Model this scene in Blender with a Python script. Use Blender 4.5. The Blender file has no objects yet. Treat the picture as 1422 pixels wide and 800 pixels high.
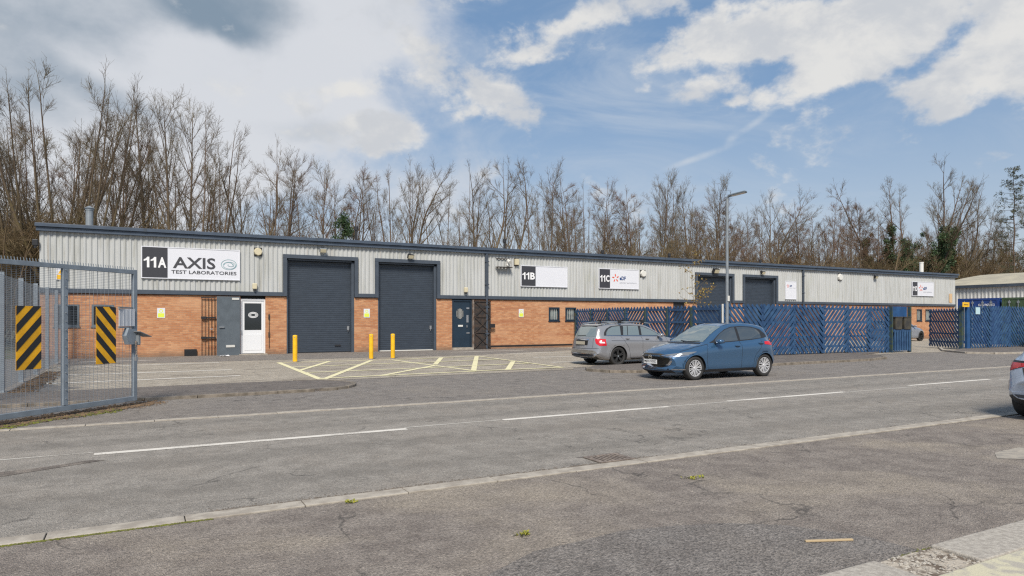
import bpy, bmesh, math, random
import numpy as np
from mathutils import Vector, Matrix
from mathutils.bvhtree import BVHTree

R = math.radians
random.seed(7)
scene = bpy.context.scene
C = scene.collection

# ------------------------------------------------------------------ camera
YAW = math.atan(515 / 945)
SN, CS = math.sin(YAW), math.cos(YAW)
cam_d = bpy.data.cameras.new('camera')
cam = bpy.data.objects.new('camera', cam_d)
C.objects.link(cam)
cam.location = (0, 0, 1.6)
cam.rotation_euler = (R(90), 0, -YAW)
cam_d.sensor_width = 36
cam_d.lens = 945 / 1422 * 36
cam_d.shift_y = 43 / 1422
cam_d.clip_start = 0.1
cam_d.clip_end = 3000
scene.camera = cam

# ------------------------------------------------------------------ sky and sun
SUN_EL, SUN_AZ = R(46), R(208)        # azimuth clockwise from +Y (building side); the sun is behind the camera
world = bpy.data.worlds.new('World')
scene.world = world
world.use_nodes = True
wt = world.node_tree
wt.nodes.clear()


class NT:
    """small helper to write node trees"""
    def __init__(self, tree):
        self.t = tree

    def n(self, typ, **kw):
        nd = self.t.nodes.new(typ)
        for k, v in kw.items():
            setattr(nd, k, v)
        return nd

    def put(self, sock, v):
        if v is None:
            return
        if isinstance(v, bpy.types.NodeSocket):
            self.t.links.new(v, sock)
        else:
            sock.default_value = v

    def math(self, op, a, b=None, c=None, clamp=False):
        nd = self.n('ShaderNodeMath', operation=op, use_clamp=clamp)
        self.put(nd.inputs[0], a)
        self.put(nd.inputs[1], b)
        self.put(nd.inputs[2], c)
        return nd.outputs[0]

    def noise(self, vec, scale, detail=4, rough=0.55, dist=0.0, dim='3D'):
        nd = self.n('ShaderNodeTexNoise', noise_dimensions=dim)
        self.put(nd.inputs['Vector'], vec)
        nd.inputs['Scale'].default_value = scale
        nd.inputs['Detail'].default_value = detail
        nd.inputs['Roughness'].default_value = rough
        nd.inputs['Distortion'].default_value = dist
        return nd.outputs['Fac']

    def ramp(self, v, a, b, lo=0.0, hi=1.0, smooth=True):
        nd = self.n('ShaderNodeMapRange', interpolation_type='SMOOTHSTEP' if smooth else 'LINEAR')
        nd.clamp = True if hasattr(nd, 'clamp') else None
        self.put(nd.inputs['Value'], v)
        nd.inputs['From Min'].default_value = a
        nd.inputs['From Max'].default_value = b
        nd.inputs['To Min'].default_value = lo
        nd.inputs['To Max'].default_value = hi
        return nd.outputs['Result']

    def mix(self, f, a, b, mode='MIX'):
        nd = self.n('ShaderNodeMix', data_type='RGBA', blend_type=mode)
        self.put(nd.inputs[0], f)
        self.put(nd.inputs[6], a if isinstance(a, bpy.types.NodeSocket) else (*a[:3], 1))
        self.put(nd.inputs[7], b if isinstance(b, bpy.types.NodeSocket) else (*b[:3], 1))
        return nd.outputs[2]

    def scale(self, vec, s, loc=(0, 0, 0), rot=(0, 0, 0), kind='POINT'):
        nd = self.n('ShaderNodeMapping', vector_type=kind)
        self.put(nd.inputs['Vector'], vec)
        nd.inputs['Scale'].default_value = s
        nd.inputs['Location'].default_value = loc
        nd.inputs['Rotation'].default_value = rot
        return nd.outputs[0]


W = NT(wt)
sky = W.n('ShaderNodeTexSky', sky_type='NISHITA')
sky.sun_disc = False
sky.sun_elevation = SUN_EL
sky.sun_rotation = SUN_AZ
sky.air_density = 1.2
sky.dust_density = 1.0
sky.ozone_density = 2.0
tc = W.n('ShaderNodeTexCoord')
gen = tc.outputs['Generated']
sep = W.n('ShaderNodeSeparateXYZ')
W.put(sep.inputs[0], gen)
az = W.math('ARCTAN2', sep.outputs[0], sep.outputs[1])
el = W.math('ARCSINE', sep.outputs[2])
comb = W.n('ShaderNodeCombineXYZ')
W.put(comb.inputs[0], az)
W.put(comb.inputs[1], el)
ae = comb.outputs[0]


def sky_at(px, py):                    # direction of a cloud: azimuth, elevation
    u = (px - 711) / 945
    return YAW + math.atan(u), math.atan((443 - py) / 945 * math.cos(math.atan(u)))


n_big = W.noise(gen, 3.2, 7, 0.6, 0.5)
n_puff = W.noise(W.scale(gen, (1, 1, 1.5)), 12.0, 10, 0.58, 0.1)
n_wisp = W.noise(W.scale(gen, (1, 1, 3.2), rot=(0.2, 0.1, 0.4)), 3.0, 8, 0.62, 1.1)
# warped az/el so that the blobs get ragged borders
wn = W.n('ShaderNodeTexNoise')
W.put(wn.inputs['Vector'], gen)
wn.inputs['Scale'].default_value = 6.0
wn.inputs['Detail'].default_value = 6
va = W.n('ShaderNodeVectorMath', operation='SUBTRACT')
W.put(va.inputs[0], wn.outputs['Color'])
va.inputs[1].default_value = (0.5, 0.5, 0.5)
vs = W.n('ShaderNodeVectorMath', operation='SCALE')
W.put(vs.inputs[0], va.outputs[0])
vs.inputs['Scale'].default_value = 0.10
vadd = W.n('ShaderNodeVectorMath', operation='ADD')
W.put(vadd.inputs[0], ae)
W.put(vadd.inputs[1], vs.outputs[0])
aew = vadd.outputs[0]


def blob(px, py, w, h, rot=0.0, amp=1.0, warped=True):
    a, e = sky_at(px, py)
    m = W.scale(aew if warped else ae, (w / 945, h / 945, 1), (a, e, 0), (0, 0, rot), 'TEXTURE')
    fl = W.n('ShaderNodeVectorMath', operation='MULTIPLY')
    W.put(fl.inputs[0], m)
    fl.inputs[1].default_value = (1, 1, 0)
    ln = W.n('ShaderNodeVectorMath', operation='LENGTH')
    W.put(ln.inputs[0], fl.outputs[0])
    return W.ramp(ln.outputs['Value'], 0.1, 1.3, amp, 0.0)


def total(bs):
    s = bs[0]
    for b in bs[1:]:
        s = W.math('ADD', s, b)
    return s


# large veil of cloud on the left, cumulus in the middle and on the right
veil = total([blob(300, 110, 330, 130, -0.2, 1.0), blob(60, 60, 260, 150, 0.0, 1.0), blob(440, 30, 190, 80, 0.1, 0.8), blob(400, 120, 170, 50, -0.2, 0.7),
              blob(60, 220, 260, 130, 0, 0.9), blob(-350, 100, 460, 320, 0, 1.2), blob(560, 60, 120, 70, 0.0, 0.45), blob(430, 170, 120, 30, 0.0, 0.3),
              blob(560, 270, 300, 45, 0.0, 0.35), blob(200, -330, 600, 250, 0, 0.8)])
cumu = total([blob(655, 105, 90, 46, -0.3, 1.25), blob(690, 150, 75, 28, -0.1, 1.0), blob(562, 68, 52, 24, 0, 1.1), blob(770, 45, 75, 36, 0.3, 1.05), blob(850, 15, 80, 28, 0.25, 1.0),
              blob(740, 78, 50, 20, 0.2, 0.8), blob(520, 130, 75, 24, 0.1, 1.1), blob(450, 140, 55, 20, 0.0, 0.95), blob(545, 188, 100, 30, 0.05, 1.05), blob(480, 172, 45, 14, 0.05, 0.7), blob(398, 182, 40, 12, 0, .7),
              blob(610, 160, 70, 14, 0, .5), blob(500, 205, 60, 14, 0, .5),
              blob(960, 62, 75, 26, 0.1, 1.0), blob(985, 22, 34, 18, .4, .8), blob(1070, 25, 95, 40, 0.0, 1.15), blob(1060, 55, 70, 26, 0.15, 1.0), blob(1250, 24, 170, 36, 0.05, 0.95), blob(1150, 85, 75, 34, 0.1, 1.05),
              blob(1100, 118, 62, 26, 0.25, 1.05), blob(1255, 112, 48, 20, 0.0, 0.95), blob(1195, 78, 80, 28, 0.1, 0.9), blob(985, 112, 62, 22, 0.05, 0.9), blob(965, 135, 40, 11, 0.0, .7), blob(1035, 138, 20, 9, 0.0, .8), blob(895, 128, 18, 9, 0, .8),
              blob(1380, 80, 95, 40, 0.3, 1.1), blob(1400, 125, 75, 22, 0.05, 1.0), blob(1325, 160, 42, 11, 0.1, .9), blob(1420, 160, 60, 14, .1, .5),
              blob(850, -150, 600, 100, 0, .9), blob(1550, -60, 500, 150, 0, .9), blob(1750, 170, 200, 60, 0, .8)])
m_veil = W.ramp(W.math('ADD', veil, W.math('MULTIPLY', W.math('ADD', W.math('SUBTRACT', n_big, 0.5), W.math('MULTIPLY', W.math('SUBTRACT', n_puff, 0.5), 0.7)), 1.5)), 0.12, 0.95)
m_cumu = W.ramp(W.math('ADD', cumu, W.math('MULTIPLY', W.math('SUBTRACT', n_puff, 0.5), 5.4)), 0.34, 1.45)
m_wisp = W.ramp(n_wisp, 0.42, 0.80, 0.0, 0.50)
# contrail, slanting up to the right
trail = total([blob(972, 218, 55, 5, 0.28, 0.65, False), blob(1015, 195, 14, 7, 0.95, 0.5, False), blob(1052, 168, 42, 5, 0.55, 0.45, False)])
m_wisp = W.math('ADD', m_wisp, W.math('MULTIPLY', trail, W.ramp(n_puff, .35, .6, .3, 1.0)), clamp=True)
# how dark the veil is: a dark patch at the top and a grey bank on the left
dark = total([blob(290, -2, 130, 44, -0.05, 1.0), blob(185, 150, 110, 22, -0.45, 0.42), blob(10, 60, 120, 120, 0, 0.40), blob(330, 45, 70, 22, -0.3, 0.4), blob(130, 20, 80, 40, 0, 0.35),
              blob(-350, 60, 330, 260, 0, 0.5), blob(110, 140, 120, 40, -0.2, 0.28), blob(430, 185, 90, 24, 0, .35), blob(580, 25, 70, 60, 0, .25)])
m_dark = W.ramp(W.math('ADD', dark, W.math('MULTIPLY', W.math('ADD', W.math('SUBTRACT', n_big, 0.5), W.math('MULTIPLY', W.math('SUBTRACT', n_puff, 0.5), 0.8)), 1.1)), 0.02, 1.25)
veil_col = W.mix(m_dark, (6.3, 6.45, 6.75), (2.1, 2.75, 3.45))
cumu_shade = W.ramp(W.noise(W.scale(gen, (1, 1, 1.5), (0, 0, .035)), 9.0, 7, 0.6, 0.2), 0.38, 0.60)
cumu_col = W.mix(cumu_shade, (5.35, 5.55, 5.85), (6.9, 6.85, 6.7))
horizon = W.ramp(el, 0.0, 0.36, 1.0, 0.0)
blue = W.mix(1.0, sky.outputs[0], (1.05, 1.0, 1.02), 'MULTIPLY')
blue = W.mix(0.55, blue, (1.65, 3.0, 4.95))
base = W.mix(W.math('MULTIPLY', horizon, 0.55), blue, (5.6, 6.0, 6.5))
c1 = W.mix(m_wisp, base, (5.3, 5.8, 6.4))
c2 = W.mix(W.math('MULTIPLY', m_veil, 0.93), c1, veil_col)
c3 = W.mix(W.math('MULTIPLY', m_cumu, 0.97), c2, cumu_col)
bg = W.n('ShaderNodeBackground')
W.put(bg.inputs[0], c3)
bg.inputs[1].default_value = 0.10
wo = W.n('ShaderNodeOutputWorld')
wt.links.new(bg.outputs[0], wo.inputs[0])

sun_d = bpy.data.lights.new('sun', 'SUN')
sun_d.energy = 4.2
sun_d.angle = R(16)
sun_d.color = (1.0, 0.93, 0.83)
sun = bpy.data.objects.new('sun', sun_d)
C.objects.link(sun)
sd = Vector((math.sin(SUN_AZ) * math.cos(SUN_EL), math.cos(SUN_AZ) * math.cos(SUN_EL), math.sin(SUN_EL)))
sun.rotation_euler = sd.to_track_quat('Z', 'Y').to_euler()

vs_ = scene.view_settings
scene.display_settings.display_device = 'sRGB'
vs_.view_transform = 'Standard'
vs_.look = 'None'
vs_.gamma = 1
vs_.exposure = 0.16
vs_.use_curve_mapping = False
scene.cycles.max_bounces = 6
scene.cycles.use_denoising = False
scene.cycles.pixel_filter_type = 'BLACKMAN_HARRIS'
scene.cycles.filter_width = 1.25


# ------------------------------------------------------------------ materials
def lin(r, g, b):
    f = lambda c: (c / 255 / 12.92) if c / 255 <= 0.04045 else ((c / 255 + 0.055) / 1.055) ** 2.4
    return (f(r), f(g), f(b))


def mat(name, col, rough=0.6, metal=0.0, coat=0.0, var=0.0, vscale=4.0, bump=0.0, bscale=30.0, spec=0.5, col2=None,
        lo=0.35, hi=0.65, detail=6, stretch=(1, 1, 1), coords='Object', ior=None):
    m = bpy.data.materials.new(name)
    m.use_nodes = True
    t = m.node_tree
    b = t.nodes['Principled BSDF']
    N = NT(t)
    b.inputs['Roughness'].default_value = rough
    b.inputs['Metallic'].default_value = metal
    b.inputs['Coat Weight'].default_value = coat
    b.inputs['Specular IOR Level'].default_value = spec
    if ior:
        b.inputs['IOR'].default_value = ior
    b.inputs['Base Color'].default_value = (*col, 1)
    co = None
    if var > 0 or col2 is not None or bump > 0:
        co = N.scale(N.n('ShaderNodeTexCoord').outputs[coords], stretch)
    if col2 is not None:
        f = N.ramp(N.noise(co, vscale, detail), lo, hi)
        c = N.mix(f, col, col2)
        N.put(b.inputs['Base Color'], c)
    elif var > 0:
        f = N.ramp(N.noise(co, vscale, detail), 0.3, 0.7)
        c = N.mix(f, tuple(x * (1 - var) for x in col), tuple(min(1, x * (1 + var)) for x in col))
        N.put(b.inputs['Base Color'], c)
    if bump > 0:
        bn = N.n('ShaderNodeBump')
        bn.inputs['Strength'].default_value = bump
        bn.inputs['Distance'].default_value = 0.01
        N.put(bn.inputs['Height'], N.noise(co, bscale, 4))
        t.links.new(bn.outputs[0], b.inputs['Normal'])
    return m


def asphalt(name, c_lo, c_hi, patch, grain=1.0, mott=0.5, stain=None, patch_amt=0.5, wear=False):
    m = bpy.data.materials.new(name)
    m.use_nodes = True
    t = m.node_tree
    N = NT(t)
    b = t.nodes['Principled BSDF']
    co = N.n('ShaderNodeTexCoord').outputs['Object']
    n1 = N.noise(co, 0.55, 6, 0.6, 0.6)
    n2 = N.noise(co, 3.5, 7, 0.65)
    nf = N.noise(co, 34, 5, 0.8)
    nff = N.noise(co, 110, 3, 0.85)
    vo = N.n('ShaderNodeTexVoronoi')
    N.put(vo.inputs['Vector'], co)
    vo.inputs['Scale'].default_value = 95 * grain
    stones = N.ramp(vo.outputs['Distance'], 0.15, 0.75)
    c = N.mix(N.ramp(n2, 0.35, 0.66), c_lo, c_hi)
    c = N.mix(N.math('MULTIPLY', N.ramp(n1, 0.45, 0.72), patch_amt), c, patch)
    # individual aggregate stones, dark and light, fade with the noise
    vcol = N.n('ShaderNodeSeparateColor')
    t.links.new(vo.outputs['Color'], vcol.inputs[0])
    k = N.math('MULTIPLY', N.math('SUBTRACT', vcol.outputs[0], 0.5), 0.8 * mott)
    k = N.math('ADD', k, N.math('MULTIPLY', N.math('SUBTRACT', nf, 0.5), 3.0 * mott))
    k = N.math('ADD', k, N.math('MULTIPLY', N.math('SUBTRACT', nff, 0.5), 1.5 * mott))
    k = N.math('ADD', k, 1.0)
    kk = N.n('ShaderNodeCombineColor')
    for i in range(3):
        N.put(kk.inputs[i], k)
    c = N.mix(1.0, c, kk.outputs[0], 'MULTIPLY')
    # bigger chips, sparse light ones
    v2 = N.n('ShaderNodeTexVoronoi')
    N.put(v2.inputs['Vector'], co)
    v2.inputs['Scale'].default_value = 22
    s2 = N.n('ShaderNodeSeparateColor')
    t.links.new(v2.outputs['Color'], s2.inputs[0])
    chip = N.math('MULTIPLY', N.ramp(v2.outputs['Distance'], 0.10, 0.16, 1, 0), N.ramp(s2.outputs[0], 0.80, 0.84))
    c = N.mix(N.math('MULTIPLY', chip, 0.6), c, (0.42, 0.39, 0.34))
    chipd = N.math('MULTIPLY', N.ramp(v2.outputs['Distance'], 0.12, 0.2, 1, 0), N.ramp(s2.outputs[1], 0.74, 0.78))
    c = N.mix(N.math('MULTIPLY', chipd, 0.6), c, (0.035, 0.033, 0.03))
    # thin cracks
    v3 = N.n('ShaderNodeTexVoronoi', feature='DISTANCE_TO_EDGE')
    wv = N.n('ShaderNodeVectorMath', operation='ADD')
    nz = N.n('ShaderNodeTexNoise')
    N.put(nz.inputs['Vector'], co)
    nz.inputs['Scale'].default_value = 1.6
    nz.inputs['Detail'].default_value = 6
    N.put(wv.inputs[0], co)
    N.put(wv.inputs[1], nz.outputs['Color'])
    N.put(v3.inputs['Vector'], wv.outputs[0])
    v3.inputs['Scale'].default_value = 0.42
    cr = N.math('MULTIPLY', N.ramp(v3.outputs['Distance'], 0.0, 0.009, 1, 0), N.ramp(N.noise(co, 0.8, 2), 0.46, 0.56))
    c = N.mix(N.math('MULTIPLY', cr, 0.6), c, (0.03, 0.028, 0.025))
    # soft dark blotches (drips, damp) and a few lighter scuffs
    blo = N.ramp(N.noise(co, 1.3, 5, 0.7, 0.8), 0.56, 0.74)
    c = N.mix(N.math('MULTIPLY', blo, 0.42), c, tuple(x * .45 for x in c_lo))
    scf = N.ramp(N.noise(N.scale(co, (0.35, 1.5, 1), (3, 7, 0)), 1.1, 6, 0.68), 0.56, 0.72)
    c = N.mix(N.math('MULTIPLY', scf, 0.35), c, tuple(x * 1.35 for x in c_hi))
    if wear:                                  # wheel tracks polished darker, drip line between them
        sp = N.n('ShaderNodeSeparateXYZ')
        N.put(sp.inputs[0], co)
        yy = N.math('ADD', sp.outputs[1], N.math('MULTIPLY', N.math('SUBTRACT', N.noise(co, 0.3, 3), 0.5), 0.5))
        tr = None
        for yc in (7.05, 8.45, 10.25, 11.5):
            k_ = N.ramp(N.math('ABSOLUTE', N.math('SUBTRACT', yy, yc)), 0.05, 0.42, 1, 0)
            tr = k_ if tr is None else N.math('ADD', tr, k_)
        c = N.mix(N.math('MULTIPLY', tr, 0.30), c, tuple(x * .62 for x in c_lo))
        cj = N.ramp(N.math('ABSOLUTE', N.math('SUBTRACT', yy, 9.6)), 0.1, 0.7, 1, 0)
        c = N.mix(N.math('MULTIPLY', cj, 0.22), c, tuple(x * 1.3 for x in c_hi))
    if stain:
        s = N.ramp(N.noise(N.scale(co, (0.5, 1.6, 1), rot=(0, 0, .1)), 0.9, 6, 0.7, 1.0), 0.5, 0.68)
        c = N.mix(N.math('MULTIPLY', s, 0.75), c, stain)
    N.put(b.inputs['Base Color'], c)
    b.inputs['Roughness'].default_value = 0.88
    bn = N.n('ShaderNodeBump')
    bn.inputs['Strength'].default_value = 0.7
    bn.inputs['Distance'].default_value = 0.012
    N.put(bn.inputs['Height'], N.math('ADD', stones, N.math('MULTIPLY', nf, 1.5)))
    t.links.new(bn.outputs[0], b.inputs['Normal'])
    return m


def brick_mat(name):
    m = bpy.data.materials.new(name)
    m.use_nodes = True
    t = m.node_tree
    N = NT(t)
    b = t.nodes['Principled BSDF']
    co = N.n('ShaderNodeTexCoord').outputs['Object']
    sp = N.n('ShaderNodeSeparateXYZ')
    N.put(sp.inputs[0], co)
    cb = N.n('ShaderNodeCombineXYZ')
    N.put(cb.inputs[0], N.math('ADD', sp.outputs[0], sp.outputs[1]))
    N.put(cb.inputs[1], sp.outputs[2])
    br = N.n('ShaderNodeTexBrick')
    N.put(br.inputs['Vector'], cb.outputs[0])
    br.inputs['Scale'].default_value = 1
    br.inputs['Brick Width'].default_value = 0.225
    br.inputs['Row Height'].default_value = 0.075
    br.inputs['Mortar Size'].default_value = 0.006
    br.inputs['Mortar Smooth'].default_value = 0.3
    br.inputs['Color1'].default_value = (0.42, 0.175, 0.075, 1)
    br.inputs['Color2'].default_value = (0.57, 0.295, 0.145, 1)
    br.inputs['Mortar'].default_value = (0.36, 0.26, 0.18, 1)
    c = br.outputs['Color']
    streak = N.ramp(N.noise(N.scale(cb.outputs[0], (0.25, 3.2, 1)), 1.4, 5, 0.6), 0.5, 0.72)
    c = N.mix(N.math('MULTIPLY', streak, 0.65), c, (0.30, 0.105, 0.05))
    grn = N.ramp(N.noise(N.scale(cb.outputs[0], (4.4, 13, 1)), 1.0, 1), 0.35, 0.7)
    c = N.mix(N.math('MULTIPLY', grn, 0.30), c, (0.30, 0.11, 0.055))
    pale = N.ramp(N.noise(N.scale(cb.outputs[0], (0.5, 1.0, 1)), 0.7, 4, 0.6), 0.46, 0.68)
    c = N.mix(N.math('MULTIPLY', pale, 0.42), c, (0.62, 0.38, 0.22))
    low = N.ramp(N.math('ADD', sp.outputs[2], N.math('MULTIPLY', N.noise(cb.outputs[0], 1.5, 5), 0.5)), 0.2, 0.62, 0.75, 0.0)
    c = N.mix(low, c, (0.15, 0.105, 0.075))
    N.put(b.inputs['Base Color'], c)
    b.inputs['Roughness'].default_value = 0.9
    bn = N.n('ShaderNodeBump')
    bn.inputs['Strength'].default_value = 0.5
    bn.inputs['Distance'].default_value = 0.006
    N.put(bn.inputs['Height'], N.math('MULTIPLY', br.outputs['Fac'], -1))
    t.links.new(bn.outputs[0], b.inputs['Normal'])
    return m


def cladding_mat(name, col=(0.455, 0.465, 0.455)):
    m = bpy.data.materials.new(name)
    m.use_nodes = True
    t = m.node_tree
    N = NT(t)
    b = t.nodes['Principled BSDF']
    co = N.n('ShaderNodeTexCoord').outputs['Object']
    st = N.ramp(N.noise(N.scale(co, (6.0, 6.0, 0.35)), 1.2, 6, 0.65), 0.44, 0.72)
    c = N.mix(N.math('MULTIPLY', st, 0.6), col, (0.24, 0.235, 0.19))
    rn = N.ramp(N.noise(N.scale(co, (9.0, 9.0, 0.18), (1, 2, 3)), 1.0, 4, 0.6), 0.60, 0.72)
    c = N.mix(N.math('MULTIPLY', rn, 0.5), c, (0.26, 0.20, 0.14))
    al = N.ramp(N.noise(N.scale(co, (1.0, 1.0, 0.5)), 0.9, 5, 0.6), 0.52, 0.75)
    c = N.mix(N.math('MULTIPLY', al, 0.35), c, (0.40, 0.41, 0.33))
    lt = N.ramp(N.noise(co, 0.35, 3), 0.4, 0.65)
    c = N.mix(N.math('MULTIPLY', lt, 0.3), c, (0.52, 0.53, 0.525))
    N.put(b.inputs['Base Color'], c)
    b.inputs['Roughness'].default_value = 0.55
    return m


def worn_mark(name, col, under, amount=0.5):
    m = bpy.data.materials.new(name)
    m.use_nodes = True
    t = m.node_tree
    N = NT(t)
    b = t.nodes['Principled BSDF']
    co = N.n('ShaderNodeTexCoord').outputs['Object']
    n = N.math('ADD', N.noise(co, 45, 4, 0.75), N.math('MULTIPLY', N.math('SUBTRACT', N.noise(co, 1.4, 4), 0.5), 0.9))
    c = N.mix(N.ramp(n, amount, amount + 0.22), col, under)
    N.put(b.inputs['Base Color'], c)
    b.inputs['Roughness'].default_value = 0.8
    return m


def bark_mat(name, lowc, highc, z0=5.0, z1=11.0):
    m = bpy.data.materials.new(name)
    m.use_nodes = True
    t = m.node_tree
    N = NT(t)
    b = t.nodes['Principled BSDF']
    co = N.n('ShaderNodeTexCoord').outputs['Object']
    sp = N.n('ShaderNodeSeparateXYZ')
    N.put(sp.inputs[0], co)
    f = N.ramp(N.math('ADD', sp.outputs[2], N.math('MULTIPLY', N.noise(co, 0.7, 3), 4)), z0 + 2, z1 + 2)
    c = N.mix(f, lowc, highc)
    c = N.mix(N.ramp(N.noise(co, 6, 4), 0.35, 0.7), c, tuple(x * 1.5 for x in highc))
    N.put(b.inputs['Base Color'], c)
    b.inputs['Roughness'].default_value = 0.9
    return m


M = {}
M['road'] = asphalt('road_asphalt', (0.242, 0.218, 0.187), (0.322, 0.292, 0.252), (0.29, 0.25, 0.205), mott=0.5, wear=True)
M['near'] = asphalt('near_asphalt', (0.190, 0.160, 0.136), (0.272, 0.234, 0.198), (0.36, 0.305, 0.235), mott=0.68, patch_amt=.75)
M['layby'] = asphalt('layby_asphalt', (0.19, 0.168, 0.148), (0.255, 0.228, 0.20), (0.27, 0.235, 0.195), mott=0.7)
M['newer'] = asphalt('newer_asphalt', (0.165, 0.146, 0.13), (0.215, 0.193, 0.172), (0.22, 0.19, 0.16), mott=0.9, grain=.8)
M['dark_tar'] = asphalt('pavement_tarmac', (0.135, 0.115, 0.10), (0.185, 0.16, 0.14), (0.20, 0.172, 0.145), mott=0.45)
M['concrete'] = asphalt('forecourt_concrete', (0.35, 0.305, 0.24), (0.46, 0.405, 0.325), (0.29, 0.25, 0.195), mott=0.3,
                        stain=(0.20, 0.165, 0.13))
M['ground'] = mat('ground_soil', (0.11, 0.10, 0.065), 0.95, col2=(0.07, 0.085, 0.035), vscale=0.5)
M['kerb'] = mat('kerb_concrete', (0.40, 0.36, 0.30), 0.9, col2=(0.29, 0.255, 0.21), vscale=7, bump=0.4, bscale=60)
M['kerb_dark'] = mat('kerb_old_concrete', (0.24, 0.205, 0.165), 0.9, col2=(0.13, 0.11, 0.085), vscale=6, bump=0.4, bscale=60)
M['slab'] = mat('slab_concrete', (0.42, 0.385, 0.33), 0.9, col2=(0.30, 0.27, 0.23), vscale=24, bump=0.6, bscale=90, detail=9)
M['slab_yellow'] = mat('slab_yellow', (0.52, 0.48, 0.34), 0.85, col2=(0.38, 0.35, 0.29), vscale=7, lo=.45, hi=.6, detail=9, bump=.5, bscale=80)
M['moss'] = mat('moss', (0.14, 0.15, 0.02), 0.95, col2=(0.09, 0.09, 0.03), vscale=9, bump=0.8, bscale=80)
M['litter'] = mat('leaf_litter', (0.17, 0.11, 0.06), 0.9, col2=(0.07, 0.05, 0.035), vscale=9)
M['white_mark'] = worn_mark('white_marking', (0.64, 0.60, 0.53), (0.33, 0.30, 0.26), 0.50)
M['faint_mark'] = worn_mark('faint_marking', (0.55, 0.52, 0.46), (0.30, 0.27, 0.23), 0.50)
M['yellow_mark'] = worn_mark('yellow_marking', (0.72, 0.66, 0.40), (0.42, 0.37, 0.29), 0.56)
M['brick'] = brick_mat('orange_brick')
M['clad'] = cladding_mat('ribbed_cladding')
M['trim'] = mat('slate_trim', lin(68, 76, 86), 0.45, var=0.12, vscale=2.0)
M['gutter'] = mat('slate_gutter', lin(70, 81, 95), 0.42, var=0.12, vscale=2.0)
M['shutter'] = mat('shutter_navy', lin(54, 62, 72), 0.42, var=0.10, vscale=3, stretch=(1, 1, 3))
M['door_navy'] = mat('door_navy', lin(32, 48, 62), 0.4, var=0.1, vscale=3)
M['door_grey'] = mat('steel_grey_paint', lin(94, 102, 108), 0.5, var=0.1, vscale=3)
M['white_upvc'] = mat('white_door_plastic', (0.72, 0.73, 0.74), 0.35)
M['glass'] = mat('window_glass', (0.02, 0.024, 0.028), 0.06, spec=0.8)
M['blind'] = mat('window_blind_glass', (0.18, 0.22, 0.22), 0.12, col2=(0.08, 0.1, 0.11), vscale=3)
M['metal'] = mat('bare_metal', (0.5, 0.5, 0.5), 0.35, metal=0.8)
M['galv'] = mat('galvanised_steel', lin(140, 146, 150), 0.45, metal=0.35, var=0.1, vscale=5)
M['gate'] = mat('gate_grey_paint', lin(126, 135, 143), 0.5, var=0.12, vscale=6)
M['wire'] = mat('mesh_wire_grey', lin(120, 128, 136), 0.5)
M['black'] = mat('black_paint', (0.018, 0.018, 0.02), 0.5)
M['rusty'] = mat('rusty_black_iron', (0.02, 0.019, 0.019), 0.7, col2=(0.055, 0.036, 0.026), vscale=6)
M['sign_white'] = mat('sign_white', (0.68, 0.69, 0.73), 0.35)
M['sign_dark'] = mat('sign_charcoal', (0.045, 0.045, 0.052), 0.4)
M['txt_white'] = mat('white_lettering', (0.8, 0.8, 0.8), 0.4)
M['txt_dark'] = mat('charcoal_lettering', (0.06, 0.06, 0.065), 0.4)
M['txt_teal'] = mat('teal_logo', (0.23, 0.38, 0.40), 0.4)
M['txt_grey'] = mat('grey_lettering', (0.40, 0.41, 0.45), 0.4)
M['txt_blue'] = mat('blue_lettering', (0.02, 0.06, 0.20), 0.4)
M['red'] = mat('orange_red_logo', (0.72, 0.09, 0.03), 0.4)
M['yellow'] = mat('yellow_paint', (0.80, 0.45, 0.012), 0.45, var=0.12, vscale=5)
M['lime'] = mat('lime_notice', (0.70, 0.78, 0.08), 0.4)
M['cream'] = mat('cream_plastic', (0.58, 0.52, 0.36), 0.5)
M['offwhite'] = mat('offwhite_plastic', (0.66, 0.65, 0.60), 0.4)
M['fence_blue'] = mat('fence_blue_stain', (0.014, 0.046, 0.115), 0.65, col2=(0.034, 0.092, 0.19), vscale=3, lo=0.3, hi=0.7)
M['fence_blue2'] = mat('fence_blue_board', (0.012, 0.055, 0.15), 0.6, col2=(0.02, 0.085, 0.22), vscale=2)
M['post_wood'] = mat('mossy_post', (0.015, 0.045, 0.09), 0.9, col2=(0.05, 0.07, 0.035), vscale=6)
M['container_blue'] = mat('container_blue', (0.012, 0.045, 0.19), 0.5, var=0.15)
M['container_green'] = mat('container_green', (0.05, 0.085, 0.04), 0.5, var=0.2)
M['roof_cream'] = mat('weathered_cream_roof', (0.42, 0.38, 0.28), 0.8, col2=(0.33, 0.30, 0.23), vscale=0.7)
M['roof_grey'] = mat('grey_sheet_roof', (0.30, 0.31, 0.31), 0.7, var=0.1, vscale=1)
M['hazard_y'] = mat('hazard_yellow', (0.85, 0.42, 0.008), 0.5, var=0.14, vscale=5)
M['tyre'] = mat('tyre_rubber', (0.028, 0.027, 0.026), 0.8)
M['rim'] = mat('alloy_silver', (0.72, 0.72, 0.73), 0.3, metal=0.5)
M['rim_dark'] = mat('alloy_black', (0.03, 0.03, 0.03), 0.4)
M['car_blue'] = mat('car_paint_blue', lin(58, 92, 124), 0.24, metal=0.4, coat=1.0)
M['car_grey'] = mat('car_paint_grey', lin(146, 146, 148), 0.26, metal=0.35, coat=1.0)
M['car_pale'] = mat('car_paint_pale_blue', lin(182, 193, 208), 0.28, metal=0.3, coat=1.0)
M['car_silver'] = mat('car_paint_silver', lin(165, 170, 180), 0.3, metal=0.5, coat=1.0)
M['car_glass'] = mat('car_glass', (0.035, 0.042, 0.042), 0.04, spec=1.0, ior=1.9)
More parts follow.
